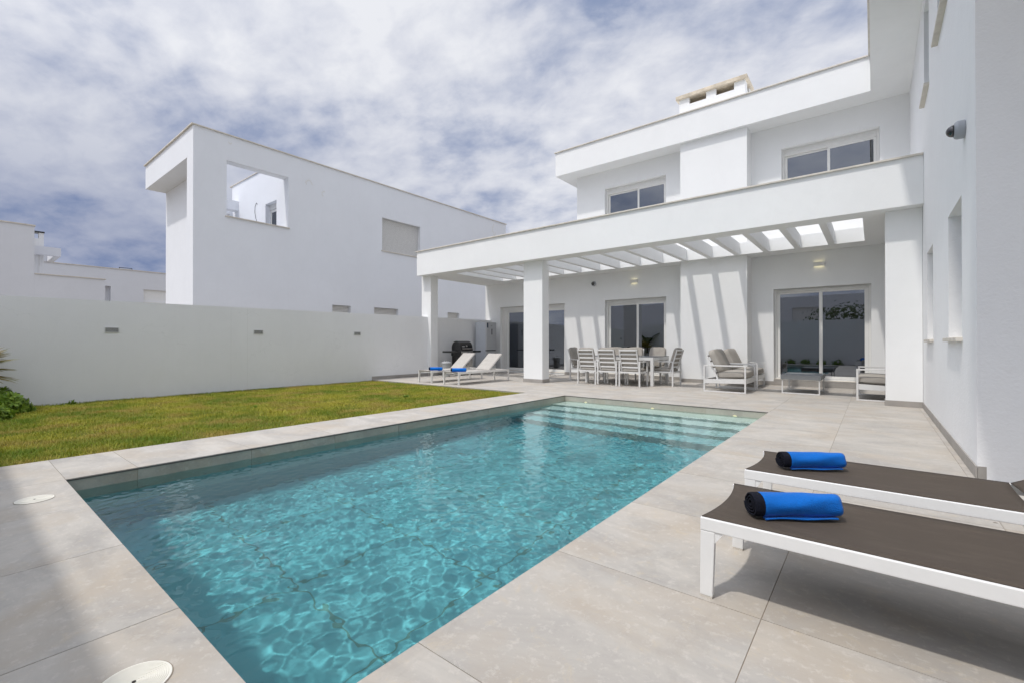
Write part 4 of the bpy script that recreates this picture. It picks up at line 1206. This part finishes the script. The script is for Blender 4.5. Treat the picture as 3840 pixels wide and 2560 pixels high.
ct = empty('coffee_table', (-1.695, 12.12, 0), 0, 'low coffee table with thick grey top on thin white legs', 'coffee table')
Bx('table_top', M['grey_top'], ct, 0, 0.78, 0, 1.14, 0.325, 0.430, bevel=0.004)
for y in (0.02, 1.09):
    f = MB(); f.box(0.02, 0.76, y, y + 0.028, 0, 0.024); f.box(0.02, 0.044, y, y + 0.028, 0.0245, 0.324); f.box(0.736, 0.76, y, y + 0.028, 0.0245, 0.324)
    f.build('leg_frame', M['chair_metal'], ct, bevel=0.002)

# ------------------------------------------------------------------ barbecue, fridge, bin
bq = empty('gas_barbecue', (-12.2, 11.65, 0), 0, 'black gas barbecue with hood and side shelves against the garden wall', 'barbecue')
dk_ = M['dark']; g_blk = simple('black enamel', (0.010, 0.010, 0.011), 0.22, spec=0.6)
Bx('cabinet', g_blk, bq, 0.03, 0.50, 0.03, 0.62, 0.10, 0.70, bevel=0.006)
for y0 in (0.035, 0.33):
    o = Bx('cabinet_door', M['steel'], bq, 0.505, 0.522, y0, y0 + 0.285, 0.12, 0.66, bevel=0.004)
    Bx('handle', dk_, o, 0.523, 0.545, y0 + (0.25 if y0 < 0.2 else 0.02), y0 + (0.265 if y0 < 0.2 else 0.035), 0.35, 0.58, bevel=0.003)
for (x, y) in ((0.04, 0.04), (0.04, 0.58), (0.48, 0.04), (0.48, 0.58)): Bx('leg', dk_, bq, x, x + 0.035, y, y + 0.035, 0.0, 0.099)
cp = MB().quadbox([(0.02, 0.0, 0.705), (0.56, 0.0, 0.705), (0.56, 0.65, 0.705), (0.02, 0.65, 0.705), (0.02, 0.0, 0.885), (0.50, 0.0, 0.885), (0.50, 0.65, 0.885), (0.02, 0.65, 0.885)])
fb_ = cp.build('firebox', g_blk, bq, bevel=0.006)
pnl = MB().quadbox([(0.562, 0.03, 0.72), (0.575, 0.03, 0.72), (0.575, 0.62, 0.72), (0.562, 0.62, 0.72), (0.508, 0.03, 0.87), (0.520, 0.03, 0.87), (0.520, 0.62, 0.87), (0.508, 0.62, 0.87)])
pn = pnl.build('control_panel', M['steel'], bq, bevel=0.003)
for y in (0.13, 0.325, 0.52):
    MB().tube((0.545, y, 0.795), (0.590, y, 0.810), 0.030, 18, 0.022).build('knob', dk_, pn)
# hood: curved lid
hd_ = MB(); n = 12; prof = [(0.04, 0.89)] + [(0.27 - 0.23 * math.cos(math.pi * k / n), 0.99 + 0.25 * math.sin(math.pi * k / n)) for k in range(n - 2)] + [(0.475, 1.09), (0.52, 0.93), (0.515, 0.89)]
for y in (0.005, 0.645):
    for (x, z) in prof: hd_.v.append((x, y, z))
k = len(prof)
for i in range(k - 1): hd_.f.append((i, i + 1, k + i + 1, k + i))
hd_.f.append(tuple(range(k))); hd_.f.append(tuple(range(2 * k - 1, k - 1, -1))); hd_.f.append((0, k, 2 * k - 1, k - 1))
ho = hd_.build('hood', g_blk, bq, bevel=0.01)
MB().tube((0.555, 0.07, 0.965), (0.555, 0.58, 0.965), 0.012).tube((0.515, 0.09, 0.965), (0.555, 0.09, 0.965), 0.01).tube((0.515, 0.56, 0.965), (0.555, 0.56, 0.965), 0.01).build('handle', M['steel'], ho)
MB().tube((0.490, 0.33, 1.06), (0.508, 0.33, 1.066), 0.030, 20).build('thermometer', M['steel'], ho)
Bx('name_plate', M['vent_frame'], ho, 0.500, 0.508, 0.09, 0.22, 1.035, 1.055)
for (y0, y1) in ((-0.46, -0.001), (0.651, 1.10)): Bx('side_shelf', g_blk, bq, 0.05, 0.50, y0, y1, 0.82, 0.885, bevel=0.008)

fg = empty('refrigerator', (-12.45, 13.25, 0), 0, 'tall silver fridge freezer standing against the garden wall', 'fridge')
Bx('cabinet', M['fridge_side'], fg, 0, 0.53, 0, 0.60, 0.04, 1.98, bevel=0.006)
d1 = Bx('upper_door', M['fridge'], fg, 0.533, 0.585, 0.002, 0.598, 0.895, 1.978, bevel=0.008)
d2 = Bx('lower_door', M['fridge'], fg, 0.533, 0.585, 0.002, 0.598, 0.05, 0.855, bevel=0.008)
Bx('door_gap', dk_, fg, 0.531, 0.565, 0.004, 0.596, 0.856, 0.894)
Bx('plinth', dk_, fg, 0.03, 0.50, 0.03, 0.57, 0.0, 0.039)
Bx('display', dk_, d1, 0.5855, 0.588, 0.30, 0.345, 1.49, 1.72)
Bx('energy_sticker', simple('navy sticker', (0.02, 0.035, 0.07), 0.5), d1, 0.5855, 0.5865, 0.03, 0.11, 1.76, 1.95)
Bx('badge', dk_, d1, 0.5855, 0.5865, 0.26, 0.34, 1.835, 1.845)

bn = empty('rubbish_bin', (-11.72, 10.98, 0), 0, 'small round grey bin with a domed lid beside the barbecue', 'bin')
MB().lathe((0, 0, 0), [(0.13, 0.0), (0.135, 0.01), (0.16, 0.42), (0.168, 0.43), (0.168, 0.445)], 32).build('bin_body', M['bin'], bn, bevel=0.003, smooth=False)
ld = MB().lathe((0, 0, 0), [(0.175, 0.446), (0.175, 0.475), (0.15, 0.50), (0.09, 0.525), (0.03, 0.532)], 32).build('bin_lid', M['bin'], bn)
MB().tube((0, -0.05, 0.53), (0, -0.05, 0.56), 0.012).tube((0, 0.05, 0.53), (0, 0.05, 0.56), 0.012).tube((0, -0.055, 0.56), (0, 0.055, 0.56), 0.012).build('handle', M['bin'], ld)
MB().tube((-0.155, -0.09, 0.38), (-0.20, -0.07, 0.40), 0.012).tube((-0.20, -0.07, 0.40), (-0.20, 0.07, 0.40), 0.012).tube((-0.155, 0.09, 0.38), (-0.20, 0.07, 0.40), 0.012).build('side_handle', M['bin'], bn)

# ------------------------------------------------------------------ skimmer lids
def skimmer(x, y, label):
    r = empty('skimmer_lid', (x, y, 0), 0, label, 'pool lid', 'round skimmer lids in the deck')
    prof = [(0.105, 0.0005), (0.105, 0.003)]
    for k in range(15):
        rr = 0.101 - k * 0.0062; prof += [(rr, 0.0036), (rr - 0.0036, 0.0036), (rr - 0.0040, 0.0012), (rr - 0.0058, 0.0012)]
    MB().lathe((0, 0, 0), prof, 64).build('lid', M['lid'], r)
    MB().lathe((0, 0, 0), [(0.109, 0.0004), (0.109, 0.0012), (0.1055, 0.0012), (0.1055, 0.0004)], 64).build('rim', M['grout'], r)
    MB().lathe((0, 0, 0.0030), [(0.006, 0), (0.006, 0.0012)], 16).build('finger_hole', M['hole'], r)
skimmer(-4.875, 0.418, 'round cream skimmer lid in the deck by the far-left pool corner')
skimmer(-1.975, 0.405, 'round cream skimmer lid at the bottom edge of the photo')

# ------------------------------------------------------------------ planting
def leaves(name, centers, dirs, mat, parent=None, L=(0.05, 0.08), Wf=0.32, per=9, spread=1.0, seed=1):
    g = np.random.default_rng(seed); N = len(centers) * per
    C = np.repeat(centers, per, 0); D = np.repeat(dirs, per, 0)
    rnd = g.normal(size=(N, 3)); rnd -= (rnd * D).sum(1, keepdims=True) * D; rnd /= np.linalg.norm(rnd, axis=1, keepdims=True)
    ax = D * g.uniform(0.15, 0.9, (N, 1)) + rnd * spread; ax /= np.linalg.norm(ax, axis=1, keepdims=True)
    sd = np.cross(ax, D); sd /= np.linalg.norm(sd, axis=1, keepdims=True) + 1e-9; nn = np.cross(sd, ax)
    Ln = g.uniform(L[0], L[1], (N, 1)); wd = Ln * Wf * 0.5
    p0 = C; p1 = C + ax * Ln * 0.45 - sd * wd + nn * Ln * 0.04; p2 = C + ax * Ln * 0.45 + sd * wd + nn * Ln * 0.04
    p3 = C + ax * Ln * 0.8 - sd * wd * 0.75; p4 = C + ax * Ln * 0.8 + sd * wd * 0.75; p5 = C + ax * Ln - nn * Ln * 0.08
    V = np.stack([p0, p1, p2, p3, p4, p5], 1).reshape(-1, 3)
    me = bpy.data.meshes.new(name); me.vertices.add(N * 6); me.vertices.foreach_set('co', V.ravel())
    base = (np.arange(N) * 6)[:, None]
    loops = np.concatenate([base + np.array([0, 2, 1]), base + np.array([1, 2, 4, 3]), base + np.array([3, 4, 5])], 1).ravel()
    me.loops.add(N * 10); me.loops.foreach_set('vertex_index', loops); me.polygons.add(N * 3)
    me.polygons.foreach_set('loop_start', ((np.arange(N) * 10)[:, None] + np.array([0, 3, 7])).ravel())
    me.update(calc_edges=True); me.validate()
    at = me.attributes.new('leaf_rand', 'FLOAT', 'POINT'); at.data.foreach_set('value', np.repeat(g.random(N), 6))
    me.materials.append(mat); o = bpy.data.objects.new(name, me); COL.objects.link(o)
    if parent: o.parent = parent
    return o

def shrub(loc, rad, label, seed, n=230, L=(0.05, 0.085), group='low shrubs at the garden wall'):
    r = empty('shrub', loc, 0, label, 'shrub', group)
    g = np.random.default_rng(seed)
    d = g.normal(size=(n, 3)); d[:, 2] = np.abs(d[:, 2]) * 0.9 + 0.05; d /= np.linalg.norm(d, axis=1, keepdims=True)
    lump = np.array([0.82 + 0.30 * mnoise.noise((a * 2.3 + seed, b * 2.3, c * 2.3)) for a, b, c in d])
    rr = lump * g.uniform(0.55, 1.0, n) ** 0.5
    C = d * rr[:, None] * np.array(rad)
    leaves('foliage', C, d, M['leaf'], r, L, 0.30, 11, seed=seed)
    s = MB()
    for k in range(12):
        s.tube((0.02 * k % 0.05, 0, -0.0), tuple(C[(k * 7) % n] * 0.85), 0.008, 6, 0.004)
    s.build('stem', M['bark'], r)
    return r
shrub((-11.72, 0.50, -0.06), (0.55, 0.54, 0.47), 'leafy green shrub against the garden wall at the left edge', 3, 380, (0.075, 0.125))
shrub((-10.80, 0.28, -0.06), (0.50, 0.42, 0.34), 'lower leafy shrub in front of the left edge shrub', 8, 380, (0.075, 0.125))
for k in range(8):
    shrub((-1.5 - k * 0.72, -0.42, 0.0), (0.30, 0.22, 0.34), 'small dark shrub in the row mirrored at the foot of the door glass', 20 + k, 60, (0.05, 0.08), 'shrubs behind the camera')
for o in [o for o in bpy.data.objects if o.name.startswith('shrub') and o.get('group') == 'shrubs behind the camera']:
    o['label'] = 'small dark shrub in the row behind the camera, mirrored in the door glass'

# fan palm at the left edge
pr_ = empty('fan_palm', (-12.0, 0.10, -0.06), 0, 'fan palm fronds poking in at the left edge beside the garden wall', 'palm')
MB().lathe((0, 0, 0), [(0.09, 0), (0.075, 0.3), (0.07, 0.55), (0.05, 0.80)], 12).build('trunk', M['bark'], pr_)
def fan(mb, rv, base, az, el, plen, flen, seed):
    g = random.Random(seed); d = Vector((math.cos(az) * math.cos(el), math.sin(az) * math.cos(el), math.sin(el)))
    hub = Vector(base) + d * plen; mb.tube(base, hub, 0.007, 5, 0.005); rv += [0.5] * 10
    sd = d.cross(Vector((0, 0, 1))).normalized(); up_ = sd.cross(d)
    for k in range(17):
        a = (k - 8) / 8 * 1.25; dd = (d * math.cos(a) + sd * math.sin(a)).normalized(); L_ = flen * (1 - 0.22 * abs(a)) * g.uniform(0.9, 1.08)
        s2 = dd.cross(up_).normalized(); drop = Vector((0, 0, -L_ * g.uniform(0.02, 0.14)))
        w_ = 0.021; b = len(mb.v)
        for (u_, ww, dr2) in ((0.0, 0.004, 0), (0.5, w_, 0.2), (0.85, w_ * 0.6, 0.7), (1.0, 0.001, 1.0)):
            c_ = hub + dd * L_ * u_ + drop * dr2
            mb.v += [tuple(c_ - s2 * ww), tuple(c_ + up_ * ww * 0.4), tuple(c_ + s2 * ww)]; rv += [g.random()] * 3
        for q in range(3):
            for e in range(2): mb.f.append((b + q * 3 + e, b + q * 3 + e + 1, b + q * 3 + e + 4, b + q * 3 + e + 3))
k = 0
for (az, el, pl, fl) in ((84, 33, 0.30, 0.44), (90, 17, 0.30, 0.46), (88, 2, 0.30, 0.44), (60, -12, 0.32, 0.50), (40, 25, 0.35, 0.5), (20, 50, 0.3, 0.5), (120, 35, 0.3, 0.45), (0, 10, 0.35, 0.5), (-40, 30, 0.35, 0.5), (-90, 40, 0.3, 0.5), (60, 65, 0.3, 0.5), (-150, 60, 0.3, 0.45)):
    mb = MB(); rv = []; fan(mb, rv, (0, 0, 0.76), R(az), R(el), pl, fl, k)
    o = MB.build(mb, 'frond', M['palm'], pr_)
    at = o.data.attributes.new('leaf_rand', 'FLOAT', 'POINT'); at.data.foreach_set('value', rv[:len(o.data.vertices)] + [0.5] * (len(o.data.vertices) - len(rv)))
    k += 1
# banana plant, mirrored in the dining door glass
bp = empty('banana_plant', (-11.9, -0.45, -0.06), 0, 'tall broad-leaved plant behind the camera, mirrored in the dining door glass', 'plant')
MB().lathe((0, 0, 0), [(0.07, 0), (0.05, 0.8), (0.03, 1.3)], 10).build('trunk', M['bark'], bp)
for k in range(7):
    mb = MB(); az = 3.4 + k * 0.42; tilt = 0.10 + 0.10 * (k % 3); L_ = 1.1
    for i in range(9):
        u_ = i / 8; w_ = 0.16 * math.sin(math.pi * min(1, u_ * 0.94 + 0.06)) ** 0.6
        rr = L_ * u_ * math.sin(tilt + u_ * 0.7); zz_ = 1.0 + L_ * u_ * math.cos(tilt + u_ * 0.6)
        c_ = Vector((rr * math.cos(az), rr * math.sin(az), zz_)); s2 = Vector((-math.sin(az), math.cos(az), 0))
        mb.v += [tuple(c_ - s2 * w_ + Vector((0, 0, 0.04))), tuple(c_), tuple(c_ + s2 * w_ + Vector((0, 0, 0.04)))]
    for i in range(8):
        for e in range(2): mb.f.append((i * 3 + e, i * 3 + e + 1, i * 3 + e + 4, i * 3 + e + 3))
    mb.build('leaf', M['dark_leaf'], bp, smooth=True)

tr = empty('garden_tree', (-1.5, -6.0, -0.35), 0, 'leafy tree behind the rear wall, mirrored in the right sliding door', 'tree')
MB().tube((0, 0, 0), (0.05, 0, 2.4), 0.09, 10, 0.05).tube((0.05, 0, 2.3), (0.6, 0.2, 3.4), 0.04, 8, 0.02).tube((0.05, 0, 2.3), (-0.5, -0.1, 3.5), 0.04, 8, 0.02).build('trunk', M['bark'], tr)
g = np.random.default_rng(77); d = g.normal(size=(300, 3)); d /= np.linalg.norm(d, axis=1, keepdims=True)
cl_ = np.array([0.6 + 0.5 * mnoise.noise((a * 1.8, b_ * 1.8, c_ * 1.8)) for a, b_, c_ in d])
leaves('crown', d * cl_[:, None] * g.uniform(0.5, 1, (300, 1)) * np.array([2.2, 1.2, 1.0]) * 1.4 + np.array([0, 0, 3.2]), d, M['dark_leaf'], tr, (0.09, 0.16), 0.4, 7, seed=78)
# sofa inside the left room
so = empty('sofa', (-10.7, 15.9, 0.04), 0, 'pale sofa indoors behind the left terrace door glass', 'sofa')
cm_ = M['cushion']; wf = fabric('off white sofa fabric', (0.62, 0.60, 0.56), bump=0.3)
cushion('sofa_base', 1.9, 0.85, 0.30, so, (0, 0, 0.22), (0, 0, 0), wf, 31); cushion('sofa_back', 1.9, 0.22, 0.55, so, (0, 0.36, 0.60), (0, 0, 0), wf, 32)
for x in (-0.95, 0.95): cushion('armrest', 0.2, 0.85, 0.55, so, (x, 0, 0.33), (0, 0, 0), wf, 33)
for x in (-0.45, 0.45): cushion('seat_cushion', 0.85, 0.6, 0.16, so, (x, -0.08, 0.44), (0, 0, 0), wf, 34)
# weeds in the lawn
for k, (x, y, s, lb) in enumerate(((-8.05, 6.35, 1.0, 'small tuft of dark weed in the lawn nearest the terrace'), (-9.0, 3.6, 0.8, 'small tuft of dark weed in the middle of the lawn'), (-12.35, 1.55, 1.3, 'low weeds at the foot of the garden wall near the shrubs'))):
    n = 26; g = np.random.default_rng(40 + k)
    d = g.normal(size=(n, 3)); d[:, 2] = np.abs(d[:, 2]); d /= np.linalg.norm(d, axis=1, keepdims=True)
    o = leaves('weed_tuft', d * 0.02 * s + np.array([0, 0, 0.01]), d, M['leaf'], None, (0.04 * s, 0.09 * s), 0.25, 4, seed=60 + k)
    o.location = (x, y, -0.06); tag(o, lb, 'weed', 'weed tufts in the lawn')
